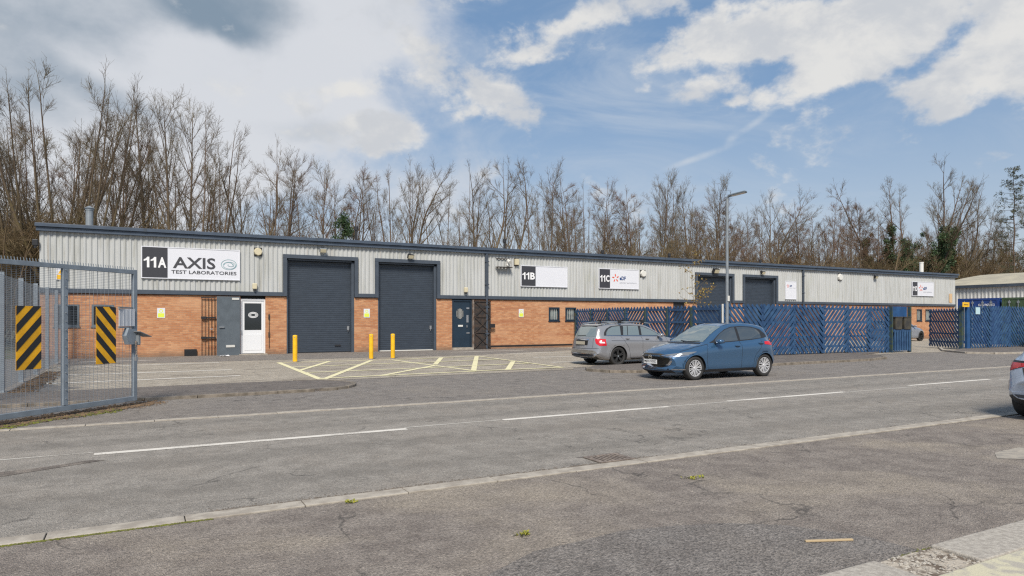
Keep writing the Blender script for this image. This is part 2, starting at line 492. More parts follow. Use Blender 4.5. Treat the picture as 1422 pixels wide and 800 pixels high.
M['car_glass_lt'] = mat('car_windscreen', (0.15, 0.18, 0.17), 0.05, spec=1.0, ior=2.0)
M['lamp'] = mat('headlamp_glass', (0.16, 0.17, 0.18), 0.08, spec=1.0)
M['lamp_lens'] = mat('headlamp_lens', (0.75, 0.77, 0.78), 0.1, spec=1.0)
M['tail'] = mat('tail_lamp_red', (0.55, 0.012, 0.02), 0.15, spec=0.8)
M['chrome'] = mat('chrome', (0.75, 0.75, 0.76), 0.12, metal=1.0)
M['plate_w'] = mat('plate_white', (0.72, 0.72, 0.70), 0.4)
M['plate_old'] = mat('plate_dusty_yellow', (0.42, 0.38, 0.30), 0.5)
M['hub_dark'] = mat('wheel_well', (0.01, 0.01, 0.01), 0.9)
M['tail_w'] = mat('reversing_lamp', (0.75, 0.65, 0.65), 0.2)
M['rust'] = mat('rusty_iron', (0.26, 0.21, 0.17), 0.7, col2=(0.15, 0.12, 0.10), vscale=14)
M['hole'] = mat('gully_hole', (0.01, 0.01, 0.01), 1.0)
M['stick'] = mat('pale_wood', (0.45, 0.34, 0.20), 0.8)
M['weed'] = mat('weed_green', (0.12, 0.15, 0.02), 0.8, col2=(0.30, 0.27, 0.03), vscale=40)
M['leaf_y'] = mat('autumn_leaf', (0.35, 0.27, 0.06), 0.7, col2=(0.22, 0.13, 0.05), vscale=9)
M['ivy'] = mat('ivy_leaf', (0.022, 0.05, 0.016), 0.6, col2=(0.05, 0.085, 0.025), vscale=1.2)
M['ivy_brown'] = mat('ivy_brown', (0.13, 0.075, 0.02), 0.8, col2=(0.06, 0.06, 0.02), vscale=0.8)
M['needles'] = mat('pine_needles', (0.05, 0.06, 0.03), 0.8, col2=(0.10, 0.10, 0.055), vscale=1.5)
M['orange_pl'] = mat('orange_plastic', (0.75, 0.26, 0.02), 0.5)
M['bin_black'] = mat('black_bin_plastic', (0.035, 0.033, 0.03), 0.6, col2=(0.07, 0.06, 0.04), vscale=4)
M['paper'] = mat('paper', (0.7, 0.7, 0.7), 0.8)
M['bark'] = bark_mat('bark_olive', (0.155, 0.12, 0.05), (0.092, 0.067, 0.047))
M['bark2'] = bark_mat('bark_brown', (0.135, 0.095, 0.045), (0.09, 0.062, 0.045))
M['twig'] = mat('twigs_brown', (0.115, 0.082, 0.055), 0.9, col2=(0.155, 0.118, 0.06), vscale=0.3)
M['twig_red'] = mat('twigs_russet', (0.165, 0.085, 0.052), 0.9, col2=(0.135, 0.092, 0.052), vscale=0.3)
M['twig_scrub'] = mat('twigs_scrub', (0.17, 0.115, 0.06), 0.9, col2=(0.12, 0.095, 0.045), vscale=0.4)


# ------------------------------------------------------------------ mesh helpers
class MB:
    def __init__(self):
        self.v, self.f, self.m = [], [], []

    def add(self, vs, fs, mi=0):
        o = len(self.v)
        self.v += [tuple(p) for p in vs]
        self.f += [tuple(i + o for i in f) for f in fs]
        self.m += [mi] * len(fs)

    def box(self, x0, x1, y0, y1, z0, z1, mi=0):
        v = [(x0, y0, z0), (x1, y0, z0), (x1, y1, z0), (x0, y1, z0), (x0, y0, z1), (x1, y0, z1), (x1, y1, z1), (x0, y1, z1)]
        self.add(v, [(0, 3, 2, 1), (4, 5, 6, 7), (0, 1, 5, 4), (1, 2, 6, 5), (2, 3, 7, 6), (3, 0, 4, 7)], mi)

    def bar(self, p0, p1, w, t, up=(0, 0, 1), mi=0):
        """box running p0 to p1; w across, t along 'up'"""
        p0, p1 = Vector(p0), Vector(p1)
        d = (p1 - p0).normalized()
        a = d.cross(Vector(up))
        if a.length < 1e-4:
            a = d.cross(Vector((1, 0, 0)))
        a.normalize()
        b = a.cross(d)
        v = []
        for p in (p0, p1):
            for sa, sb in ((-1, -1), (1, -1), (1, 1), (-1, 1)):
                v.append(p + a * sa * w / 2 + b * sb * t / 2)
        self.add(v, [(0, 1, 2, 3), (7, 6, 5, 4), (0, 4, 5, 1), (1, 5, 6, 2), (2, 6, 7, 3), (3, 7, 4, 0)], mi)

    def tube(self, p0, p1, r0, r1=None, n=12, cap=True, mi=0):
        r1 = r0 if r1 is None else r1
        p0, p1 = Vector(p0), Vector(p1)
        d = (p1 - p0).normalized()
        a = d.cross(Vector((0, 0, 1)))
        if a.length < 1e-3:
            a = d.cross(Vector((1, 0, 0)))
        a.normalize()
        b = d.cross(a)
        v = []
        for p, r in ((p0, r0), (p1, r1)):
            for i in range(n):
                t = 2 * math.pi * i / n
                v.append(p + a * math.cos(t) * r + b * math.sin(t) * r)
        f = [(i, (i + 1) % n, n + (i + 1) % n, n + i) for i in range(n)]
        if cap:
            f += [tuple(range(n - 1, -1, -1)), tuple(range(n, 2 * n))]
        self.add(v, f, mi)

    def prism(self, poly, z0, z1, mi=0):
        """polygon in xy between two heights"""
        n = len(poly)
        v = [(x, y, z0) for x, y in poly] + [(x, y, z1) for x, y in poly]
        f = [(i, (i + 1) % n, n + (i + 1) % n, n + i) for i in range(n)]
        f += [tuple(range(n - 1, -1, -1)), tuple(range(n, 2 * n))]
        self.add(v, f, mi)

    def prismy(self, poly, y0, y1, mi=0):
        """polygon in xz between two depths"""
        n = len(poly)
        v = [(x, y0, z) for x, z in poly] + [(x, y1, z) for x, z in poly]
        f = [(i, (i + 1) % n, n + (i + 1) % n, n + i) for i in range(n)]
        f += [tuple(range(n - 1, -1, -1)), tuple(range(n, 2 * n))]
        self.add(v, f, mi)

    def sphere(self, c, r, sc=(1, 1, 1), seg=12, rings=8, mi=0):
        v = []
        for j in range(rings + 1):
            t = math.pi * j / rings
            for i in range(seg):
                p = 2 * math.pi * i / seg
                v.append((c[0] + r * sc[0] * math.sin(t) * math.cos(p), c[1] + r * sc[1] * math.sin(t) * math.sin(p),
                          c[2] + r * sc[2] * math.cos(t)))
        f = []
        for j in range(rings):
            for i in range(seg):
                f.append((j * seg + i, (j + 1) * seg + i, (j + 1) * seg + (i + 1) % seg, j * seg + (i + 1) % seg))
        self.add(v, f, mi)

    def build(self, name, material, parent=None, smooth=False, bevel=0.0, local=False, recalc=True):
        off = Vector((0, 0, 0))
        if parent is not None and not local:
            off = Vector(parent.location)
            if parent.parent:
                off = off + Vector(parent.parent.location)
        me = bpy.data.meshes.new(name)
        me.from_pydata([(p[0] - off[0], p[1] - off[1], p[2] - off[2]) for p in self.v], [], self.f)
        mats = material if isinstance(material, (list, tuple)) else [material]
        for mm in mats:
            me.materials.append(mm)
        if len(mats) > 1:
            me.polygons.foreach_set('material_index', self.m)
        if recalc:
            bm = bmesh.new()
            bm.from_mesh(me)
            bmesh.ops.recalc_face_normals(bm, faces=bm.faces)
            bm.to_mesh(me)
            bm.free()
        if smooth:
            me.polygons.foreach_set('use_smooth', [True] * len(me.polygons))
        me.update()
        o = bpy.data.objects.new(name, me)
        C.objects.link(o)
        if parent is not None:
            o.parent = parent
        if bevel > 0:
            bv = o.modifiers.new('bevel', 'BEVEL')
            bv.width = bevel
            bv.segments = 2
            bv.limit_method = 'ANGLE'
        return o


def tag(o, label=None, cat=None, group=None, kind=None):
    if label:
        o['label'] = label
    if cat:
        o['category'] = cat
    if group:
        o['group'] = group
    if kind:
        o['kind'] = kind
    return o


def thing(name, label, cat, loc=(0, 0, 0), rz=0.0, group=None):
    o = bpy.data.objects.new(name, None)
    o.empty_display_size = 0.3
    C.objects.link(o)
    o.location = loc
    o.rotation_euler = (0, 0, rz)
    return tag(o, label, cat, group)


def struct(name, mb, m, **kw):
    return tag(mb.build(name, m, **kw), kind='structure')


def copy_tree(o, parent=None):
    c = o.copy()
    C.objects.link(c)
    c.parent = parent
    for ch in list(o.children):
        copy_tree(ch, c)
    return c


def text_mb(mb, s, x, z, w, h, y, depth=0.006, bold=0.0, mi=0, shear=0.0):
    """lettering in the xz plane facing -y, fitted into a w by h box whose lower left is (x, z)"""
    if s.startswith('11') and len(s) == 3:      # sans numerals with a flag
        g = w * .27
        for k in range(2):
            gx = x + k * (g + w * .03)
            st = w * .105
            mb.add([(gx + g * .95 - st, y, z), (gx + g * .95, y, z), (gx + g * .95, y, z + h), (gx + g * .95 - st * .8, y, z + h),
                    (gx + g * .62 - st * .6, y, z + h * .83), (gx + g * .05, y, z + h * .74), (gx + g * .05, y, z + h * .60), (gx + g * .95 - st, y, z + h * .68)],
                   [(0, 1, 2, 3, 4, 5, 6, 7)], mi)
        x, w, s = x + w * .63, w * .37, s[2]
    cu = bpy.data.curves.new('t', 'FONT')
    cu.body = s
    cu.size = 1
    cu.offset = bold
    cu.shear = shear
    cu.resolution_u = 3
    ob = bpy.data.objects.new('t', cu)
    C.objects.link(ob)
    dg = bpy.context.evaluated_depsgraph_get()
    me = bpy.data.meshes.new_from_object(ob.evaluated_get(dg))
    co = [v.co.copy() for v in me.vertices]
    x0, x1 = min(c.x for c in co), max(c.x for c in co)
    y0, y1 = min(c.y for c in co), max(c.y for c in co)
    vs = [(x + (c.x - x0) / (x1 - x0) * w, y, z + (c.y - y0) / (y1 - y0) * h) for c in co]
    fs = [tuple(p.vertices) for p in me.polygons]
    mb.add(vs, fs, mi)
    bpy.data.objects.remove(ob)
    bpy.data.curves.remove(cu)
    bpy.data.meshes.remove(me)


# ------------------------------------------------------------------ ground, road, kerbs
def arc(cx, cy, r, a0, a1, n=8):
    return [(cx + r * math.cos(R(a0 + (a1 - a0) * i / n)), cy + r * math.sin(R(a0 + (a1 - a0) * i / n))) for i in range(n + 1)]


def sheet(name, poly, z, m):
    b = MB()
    b.add([(x, y, z) for x, y in poly], [tuple(range(len(poly)))])
    return struct(name, b, m)


sheet('ground', [(-900, -900), (1100, -900), (1100, 1100), (-900, 1100)], -0.02, M['ground'])
sheet('near_apron', [(-60, -25), (140, -25), (140, 5.92), (-60, 5.92)], 0.0, M['near'])
sheet('newer_tarmac', [(-3, -6), (9, -6), (5.4, 2.1), (4.72, 2.78), (4.67, 3.16), (4.38, 3.61), (4.03, 3.87), (3.58, 4.03), (3.16, 4.11), (2.75, 4.06), (2.36, 4.03), (2.0, 3.85), (1.35, 3.5), (0.4, 3.4), (-1, 3.2)], 0.004, M['newer'])
sheet('road', [(-60, 6.12), (140, 6.12), (140, 11.98), (-60, 11.98)], 0.0, M['road'])
sheet('layby', [(-60, 12.14), (140, 12.14), (140, 20.5), (-60, 20.5)], 0.0, M['layby'])
sheet('forecourt', [(-3.0, 17.75), (7, 17.85), (12.0, 17.95), (12.4, 18.6), (20.4, 19.0), (20.4, 33), (-3.0, 33)], 0.006, M['concrete'])
sheet('yard', [(20.402, 19.75), (34, 18.9), (60, 21), (64, 21), (64, 50), (60.3, 50), (60.3, 33), (20.402, 33)], 0.006, M['concrete'])
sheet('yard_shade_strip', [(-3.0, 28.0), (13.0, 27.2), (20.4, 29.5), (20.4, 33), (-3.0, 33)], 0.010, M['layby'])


def kerb_run(name, pts, w, z0, z1, m, unit=0.915, gap=0.008, jit=0.004):
    """kerb stones set end to end along a polyline, one structure"""
    b = MB()
    for (x0, y0), (x1, y1) in zip(pts[:-1], pts[1:]):
        L = math.hypot(x1 - x0, y1 - y0)
        n = max(1, round(L / unit))
        dx, dy = (x1 - x0) / L, (y1 - y0) / L
        for i in range(n):
            a, e = L * i / n + gap / 2, L * (i + 1) / n - gap / 2
            j = random.uniform(-jit, jit)
            k = random.uniform(-jit, jit)
            zz = z1 + random.uniform(-0.003, 0.003)
            q = [(x0 + dx * a - dy * (-w / 2 + j), y0 + dy * a + dx * (-w / 2 + j)),
                 (x0 + dx * e - dy * (-w / 2 + k), y0 + dy * e + dx * (-w / 2 + k)),
                 (x0 + dx * e - dy * (w / 2 + k), y0 + dy * e + dx * (w / 2 + k)),
                 (x0 + dx * a - dy * (w / 2 + j), y0 + dy * a + dx * (w / 2 + j))]
            b.prism(q, z0, zz)
    return struct(name, b, m, bevel=0.006)


kerb_run('near_kerb', [(-20, 6.02), (4, 6.02), (13.5, 6.05), (80, 6.05)], 0.18, -0.05, 0.012, M['kerb'])
kerb_run('far_kerb', [(-20, 12.06), (80, 12.06)], 0.165, -0.05, 0.012, M['kerb'])
sheet('kerb_joint', [(-60, 5.925), (140, 5.925), (140, 6.125), (-60, 6.125)], -0.006, M['hole'])
sheet('kerb_joint', [(-60, 11.975), (140, 11.975), (140, 12.145), (-60, 12.145)], -0.006, M['hole'])

# left pavement with its rounded end, and the verge beyond the gate
b = MB()
b.prism([(-30, 15.22), (1.0, 15.22), (3.3, 15.34)] + arc(3.32, 16.52, 1.15, -80, 85, 12) + [(2.2, 17.74), (-3, 17.5), (-30, 17.5)], -0.03, 0.05)
struct('left_pavement', b, M['dark_tar'])
kerb_run('left_kerb', [(-14, 15.15), (1.0, 15.15), (3.35, 15.27)], 0.125, -0.05, 0.062, M['kerb_dark'])
kerb_run('left_kerb_radius', arc(3.32, 16.52, 1.22, -80, 88, 10), 0.125, -0.05, 0.06, M['kerb_dark'], unit=0.5)
# right pavement in front of the blue fence
rp = [(12.35, 17.7), (12.05, 17.2), (12.25, 16.4), (12.9, 15.95), (16, 16.1), (24.5, 16.35), (26.2, 16.8), (27.2, 17.6), (27.4, 18.6), (27.0, 19.9), (13.0, 19.3)]
b = MB()
b.prism([(x + (0.06 if x < 13 else -0.06 if x > 26 else 0), y + (0.06 if y < 17 else 0)) for x, y in rp[:9]] + [(31.5, 20.2), (20.5, 20.4), (20.2, 19.0), (13.0, 18.3)], -0.03, 0.07)
struct('right_pavement', b, M['dark_tar'])
kerb_run('right_kerb', rp[:9], 0.125, -0.05, 0.085, M['kerb_dark'])
b = MB()
b.prism([(34.2, 18.6), (33.6, 17.6), (34.0, 16.7), (35.2, 16.4), (80, 16.6), (80, 19.9), (37.5, 19.9)], -0.03, 0.07)
struct('far_pavement', b, M['dark_tar'])
kerb_run('far_pavement_kerb', [(38.5, 21.6), (34.6, 19.2), (33.55, 17.6), (33.95, 16.65), (35.2, 16.33), (80, 16.5)], 0.125, -0.05, 0.085, M['kerb'])

# lane markings
b = MB()
for x0, x1, y0, y1 in ((-0.49, 3.39, 9.42, 9.42), (5.03, 8.45, 9.53, 9.53), (10.01, 13.53, 9.60, 9.60), (16.14, 19.72, 9.78, 9.78),
                       (22.5, 26.2, 9.8, 9.8), (29, 33, 9.8, 9.8), (36, 40, 9.8, 9.8), (43, 47, 9.8, 9.8), (-8, -4.2, 9.4, 9.4)):
    b.add([(x0, y0 - 0.07, 0.004), (x1, y1 - 0.07, 0.004), (x1, y1 + 0.07, 0.004), (x0, y0 + 0.07, 0.004)], [(0, 1, 2, 3)])
struct('lane_markings', b, M['white_mark'])
b = MB()
for x0, x1 in ((-3.8, -0.5), (3.4, 5.0), (8.5, 10.0), (13.5, 16.1), (19.7, 22.5)):
    b.add([(x0, 9.53, 0.003), (x1, 9.53, 0.003), (x1, 9.57, 0.003), (x0, 9.57, 0.003)], [(0, 1, 2, 3)])
struct('road_seam', b, M['faint_mark'])


def stripe(b, p, q, w, z):
    p, q = Vector((*p, z)), Vector((*q, z))
    d = (q - p).normalized() * w / 2
    s = Vector((-d.y, d.x, 0))
    b.add([p - s, q - s, q + s, p + s], [(0, 1, 2, 3)])


b = MB()
for p, q in (((-2.3, 20.15), (2.45, 20.45)), ((-2.3, 23.0), (2.5, 22.95)), ((-2.4, 26.6), (2.5, 26.9)), ((-2.0, 29.6), (0.5, 29.7))):
    stripe(b, p, q, 0.19, 0.0105 if p[1] < 27 else 0.014)
for p, q in (((14.2, 27.45), (18.2, 27.55)), ((14.2, 24.2), (18.0, 24.4)), ((13.2, 21.2), (18.4, 21.3)), ((13.0, 29.9), (17.0, 30.0))):
    stripe(b, p, q, 0.20, 0.0145 if p[1] > 28 else 0.0105)
struct('bay_markings', b, M['white_mark'])
b = MB()
hz = 0.0115
for p, q, w in (((4.4, 25.85), (8.55, 25.55), .09), ((4.4, 25.85), (4.15, 18.0), .12), ((8.55, 25.55), (9.0, 18.7), .10),
                ((7.73, 25.45), (4.22, 18.1), .12), ((6.16, 25.6), (4.3, 21.6), .11), ((8.75, 21.6), (5.9, 18.5), .12),
                ((4.34, 23.2), (8.65, 23.5), .09), ((4.27, 20.6), (8.8, 20.8), .09), ((4.18, 18.4), (8.95, 18.7), .09),
                ((8.7, 25.5), (12.7, 26.25), .09), ((10.85, 25.98), (8.95, 22.0), .12), ((12.59, 26.25), (8.98, 18.95), .12),
                ((12.6, 26.25), (12.1, 18.7), .09), ((12.2, 22.3), (10.1, 18.8), .12), ((8.9, 18.75), (12.07, 18.75), .09),
                ((8.85, 20.8), (12.3, 21.1), .09), ((8.75, 23.3), (12.4, 23.8), .09)):
    stripe(b, p, q, w * (1.9 if abs(p[1] - q[1]) < 1.2 else 1.45), hz)
    hz += 0.0006
struct('hatch_markings', b, M['yellow_mark'])

# raised concrete slabs in the near right corner, painted edge, rubble patch
b = MB()
for x0, x1 in ((0.6, 1.5), (1.52, 2.4), (2.42, 3.3), (3.32, 4.15), (4.78, 6.2), (6.22, 7.6), (7.62, 9.0), (9.02, 10.4)):
    b.box(x0, x1, 2.40, 2.74, -0.05, 0.045)
struct('kerb_slabs', b, M['slab'], bevel=0.012)
b = MB()
for x0, x1 in ((0.6, 2.4), (2.42, 4.2), (4.22, 5.35), (5.37, 7.2), (7.22, 9.1)):
    b.box(x0, x1, 1.4, 2.385, -0.05, 0.05)
struct('painted_slabs', b, M['slab_yellow'], bevel=0.012)
b = MB()
b.add([(4.15, 2.39, .02), (4.78, 2.39, .02), (4.78, 2.74, .02), (4.15, 2.74, .02)], [(0, 1, 2, 3)])
struct('broken_mortar', b, mat('broken_mortar', (0.12, 0.09, 0.065), 0.95, col2=(0.42, 0.37, 0.30), vscale=9, bump=1, bscale=30, lo=.42, hi=.6))


def debris(name, label, cat, m, n, fn, s0, s1, flat=0.5):
    mb = MB()
    for i in range(n):
        x, y, z = fn()
        s = random.uniform(s0, s1)
        v = []
        a0 = random.uniform(0, 6.28)
        for k in range(4):
            a = a0 + k * 1.57 + random.uniform(-.4, .4)
            v.append((x + s * math.cos(a), y + s * math.sin(a), z + random.uniform(0, s * flat * .4)))
        v.append((x, y, z + s * flat))
        mb.add(v, [(0, 1, 4), (1, 2, 4), (2, 3, 4), (3, 0, 4)])
    o = mb.build(name, m)
    return tag(o, label, cat, kind='stuff')


U = random.uniform
debris('loose_grit', 'pale and dark grit scattered over the near tarmac', 'grit', mat('grit', (0.35, 0.31, 0.26), 0.9, col2=(0.10, 0.09, 0.08), vscale=3, lo=.45, hi=.55),
       1500, lambda: (U(-3, 14), 2.8 + 3.1 * random.random() ** 1.0, 0.0), 0.003, 0.010)
debris('kerb_grit', 'dark silt and grit gathered against the long flush kerb', 'grit', mat('silt', (0.09, 0.075, 0.06), 0.95, col2=(0.18, 0.15, 0.12), vscale=6),
       2600, lambda: (U(0.5, 5.2) if random.random() < .8 else U(5, 12), 6.11 + abs(random.gauss(0, 0.045)), 0.0), 0.004, 0.014)
debris('rubble', 'broken mortar crumbs between two concrete kerb slabs', 'rubble', M['slab'], 260,
       lambda: (U(4.15, 4.78), U(2.4, 2.74), 0.02), 0.005, 0.018, 0.7)
debris('leaf_litter', 'brown leaves and twigs lying under the mesh gate', 'leaf litter', M['litter'], 2600,
       lambda: (lambda t: (-2.4 + 2.6 * t + random.gauss(0, .12), 12.15 + 2.45 * t + random.gauss(0, 0.16), 0.01))(random.random()), 0.01, 0.035, 0.8)
debris('fence_litter', 'red brown leaf litter along the grey mesh side fence', 'leaf litter', M['litter'], 1500,
       lambda: (-2.45 + abs(random.gauss(0, .18)), U(17.6, 24), 0.02), 0.02, 0.05, 1.2)


def moss_strip(name, label, fn, n, s0, s1):
    debris(name, label, 'moss', M['moss'], n, fn, s0, s1, 0.7)


moss_strip('moss', 'yellow green moss bank below the mesh gate',
           lambda: (lambda t: (-2.0 + 1.7 * t, 12.3 + 1.65 * t ** 1.1 + random.gauss(0, 0.09 + .04 * math.sin(t * 9)), 0.0))(random.random()), 3200, 0.012, 0.035)
moss_strip('slab_moss', 'thin moss line along the near edge slabs',
           lambda: (U(4.4, 6.3), 2.75 + abs(random.gauss(0, 0.014)), 0.0), 1300, 0.005, 0.014)
moss_strip('kerb_moss', 'dark moss line along the left end of the long flush kerb',
           lambda: (U(-2.2, 0.5), 5.93 - abs(random.gauss(0, 0.012)), 0.0), 1100, 0.006, 0.014)
b = MB()
b.add([(-30, 17.55, .012), (-2.3, 17.55, .012), (-1.2, 18.6, .012), (-1.9, 19.6, .012), (-2.6, 22, .012), (-2.6, 33, .012), (-30, 33, .012)],
      [tuple(range(7))])
struct('side_verge', b, mat('verge_gravel', (0.13, 0.12, 0.11), 0.95, col2=(0.20, 0.18, 0.16), vscale=12, bump=1, bscale=30))
b = MB()
for pts in ([(8.6, 4.18), (8.95, 4.38), (9.6, 4.42), (9.7, 4.1), (8.9, 3.98)],):
    b.add([(x, y, .004) for x, y in pts], [tuple(range(len(pts)))])
struct('pale_repair_patch', b, mat('pale_patch', (0.36, 0.32, 0.26), 0.9, col2=(0.26, 0.235, 0.2), vscale=9))
b = MB()
b.add([(x, y, .003) for x, y in [(-1.9, 8.45), (-1.2, 8.55), (-0.6, 8.85), (-0.35, 8.97), (-0.5, 9.05), (-0.95, 8.85), (-1.5, 8.75), (-2.1, 8.62)]], [tuple(range(8))])
struct('tar_repair', b, asphalt('old_tar_repair', (0.12, 0.10, 0.085), (0.27, 0.23, 0.19), (0.10, 0.08, 0.07), mott=.6))

# ------------------------------------------------------------------ industrial unit
FY = 32.3                      # facade plane of the brickwork
unit = thing('industrial_unit', 'long low industrial building with orange brick base, ribbed grey cladding and slate blue eaves', 'building', (-3.5, FY, 0))
XL, XR = -3.5, 59.85
shut = [(5.85, 8.98), (10.15, 13.22), (30.95, 34.0), (35.15, 38.15)]
doors = [(3.87, 4.93), (14.08, 15.2)]
wins = [(-3.03, -2.18, 1.30, 2.18), (-1.76, -0.98, 1.30, 2.18), (19.93, 20.64, 1.5, 2.25), (21.03, 21.76, 1.5, 2.25),
        (54.46, 55.15, 1.45, 2.38), (55.64, 56.44, 1.45, 2.38)]
b = MB()
ops = [(a, c, -0.1, 2.62) for a, c in shut + doors + [(29.0, 29.95)]] + wins
ops.sort()
x = XL
for a, c, z0, z1 in ops:
    if a > x:
        b.box(x, a, FY, FY + 0.30, -0.1, 2.62)
    if z0 < 0 and z1 > 2.6:
        b.build('brick_wall', M['brick'], unit)
        b = MB()
    if z0 > 0:
        b.box(a, c, FY, FY + 0.30, -0.1, z0)
    if z1 < 2.6:
        b.box(a, c, FY, FY + 0.30, z1, 2.62)
    x = c
b.box(x, XR - .1, FY, FY + 0.30, -0.1, 2.62)
b.build('brick_wall', M['brick'], unit)
b = MB()
b.box(XL, XL + .3, FY + .302, FY + 20, -.1, 2.62)
b.build('brick_wall', M['brick'], unit)
b = MB()
b.box(XR - .4, XR - .1, FY + .3, FY + 20, -.1, 2.62)
b.build('brick_wall', M['brick'], unit)
b = MB()
b.box(16.3, 28.95, FY - 0.006, FY, 0.10, 0.19)
b.build('damp_course', M['black'], unit)


def ribbed(b, x0, x1, y, z0, z1, pitch=0.2, depth=0.035):
    xs = []
    n = int((x1 - x0) / pitch)
    pts = [(x0, 0)]
    for i in range(n + 1):
        a = x0 + i * pitch
        for dx, d in ((0.03, 0), (0.065, 1), (0.135, 1), (0.17, 0)):
            if a + dx * pitch / 0.2 < x1:
                pts.append((a + dx * pitch / 0.2, d))
    pts.append((x1, 0))
    v = [(px, y - d * depth, z0) for px, d in pts] + [(px, y - d * depth, z1) for px, d in pts]
    m = len(pts)
    b.add(v, [(i, i + 1, m + i + 1, m + i) for i in range(m - 1)])


b = MB()
sides = []
x = XL
for a, c in shut:
    sides.append((x, a - 0.17, 2.80))
    sides.append((a - 0.17, c + 0.17, 4.54))
    x = c + 0.17
sides.append((x, XR, 2.80))
for a, c, z in sides:
    ribbed(b, a, c, FY - 0.02, z, 5.06)
b.build('cladding', M['clad'], unit, recalc=False)
b = MB()
b.box(XL, XL + .05, FY + .0, FY + 20, 2.6, 5.1)
b.box(XR - .05, XR, FY + .0, FY + 20, 2.6, 5.1)
b.box(XL, XR, FY + 19.9, FY + 20, -.1, 5.1)
b.build('end_wall', M['clad'], unit)
# trim: base flashing of the cladding, corner strips
b = MB()
x = XL - 0.02
for a, c in shut:
    b.box(x, a - 0.17, FY - 0.09, FY + 0.02, 2.64, 2.82)
    x = c + 0.17
b.box(x, XR + 0.02, FY - 0.09, FY + 0.02, 2.64, 2.82)
b.build('flashing', M['trim'], unit, bevel=0.008)
b = MB()
b.box(XL - 0.10, XR + 0.12, FY - 0.20, FY + 0.05, 5.05, 5.21)
b.box(XL - 0.13, XR + 0.15, FY - 0.28, FY + 0.10, 5.215, 5.34)
b.box(XL - 0.13, XR + 0.15, FY - 0.24, FY - 0.10, 5.345, 5.36)
b.build('gutter', M['gutter'], unit, bevel=0.02)
for k in range(9):
    b = MB()
    xj = XL + 3.6 + k * 7.0
    b.box(xj, xj + 0.10, FY - 0.288, FY - 0.283, 5.215, 5.34)
    b.build('gutter_joint', M['trim'], unit)
b = MB()
b.add([(XL - .1, FY + .1, 5.32), (XR + .1, FY + .1, 5.32), (XR + .1, FY + 10, 6.0), (XL - .1, FY + 10, 6.0), (XR + .1, FY + 20.2, 5.25), (XL - .1, FY + 20.2, 5.25)],
      [(0, 1, 2, 3), (3, 2, 4, 5)])
b.add([(XL, FY + .1, 5.0), (XL, FY + 10, 5.98), (XL, FY + 20, 5.0), (XR, FY + .1, 5.0), (XR, FY + 10, 5.98), (XR, FY + 20, 5.0)], [(0, 1, 2), (3, 4, 5)])
b.build('roof', M['roof_grey'], unit)
for X0 in (16.02, 40.85):
    b = MB()
    b.tube((X0, FY - 0.14, 0.0 if X0 < 20 else 0.0), (X0, FY - 0.14, 5.06), 0.055, n=14)
    if X0 > 20:
        b.box(X0 - .09, X0 + .09, FY - .135, FY - .075, 2.825, 5.045)
    else:
        b.box(X0 - .09, X0 + .09, FY - .135, FY - .075, 2.825, 5.045)
    for z in (0.8, 2.2, 3.4, 4.6):
        b.box(X0 - .11, X0 + .11, FY - .2, FY - .10, z, z + .05)
    b.build('downpipe', M['trim'], unit)

# roller shutters
for (a, c), sill in zip(shut, (0, 1, 0, 0)):
    fr = MB()
    # frame: jamb and head trims around the upper part, narrow jambs below
    for x0, x1 in ((a - 0.17, a), (c, c + 0.17)):
        fr.box(x0, x1, FY - 0.11, FY + 0.02, 2.64, 4.38)
    fr.box(a - 0.17, c + 0.17, FY - 0.11, FY + 0.02, 4.383, 4.56)
    for x0, x1 in ((a, a + 0.07), (c - 0.13, c)):
        fr.box(x0, x1, FY + 0.02, FY + 0.28, 0, 4.37)
    fr.box(a, c, FY + 0.02, FY + 0.28, 4.30, 4.375)
    s = MB()
    z = 0.03
    while z < 4.29:                      # rounded laths
        zz = min(z + 0.095, 4.29)
        pr = [(z, 0.0), (z + 0.008, -0.005), (z + 0.05, -0.008), (zz - 0.008, -0.005), (zz, 0.0)]
        v = [(xx, FY + 0.24 + d, q) for q, d in pr for xx in (a + 0.07, c - 0.13)]
        s.add(v, [(2 * i, 2 * i + 1, 2 * i + 3, 2 * i + 2) for i in range(4)])
        z = zz
    so = s.build('roller_shutter', M['shutter'], unit, recalc=False)
    fo = fr.build('shutter_frame', M['trim'], unit, bevel=0.006)
    bt = MB()
    bt.box(a + .07, c - .13, FY + .19, FY + .25, 0.0, 0.05)
    o = bt.build('bottom_rail', M['offwhite'] if sill else M['black'], unit)
    if a < 20:
        lk = MB()
        lk.box(c - 0.30, c - 0.20, FY + 0.17, FY + 0.215, 1.08, 1.26)
        lk.box(c - 0.27, c - 0.245, FY + 0.15, FY + 0.17, 1.0, 1.10)
        lk.build('shutter_lock', M['metal'], unit)
    if a < 6:
        lk = MB()
        lk.box(8.1, 8.38, FY + 0.2, FY + 0.218, 0.30, 0.38)
        lk.build('lifting_slot', M['black'], unit)
# reveal behind everything so that openings are not see-through
b = MB()
b.box(XL + .3, XR - .4, FY + 0.32, FY + 0.36, 0, 5.0)
b.build('inner_lining', M['black'], unit)

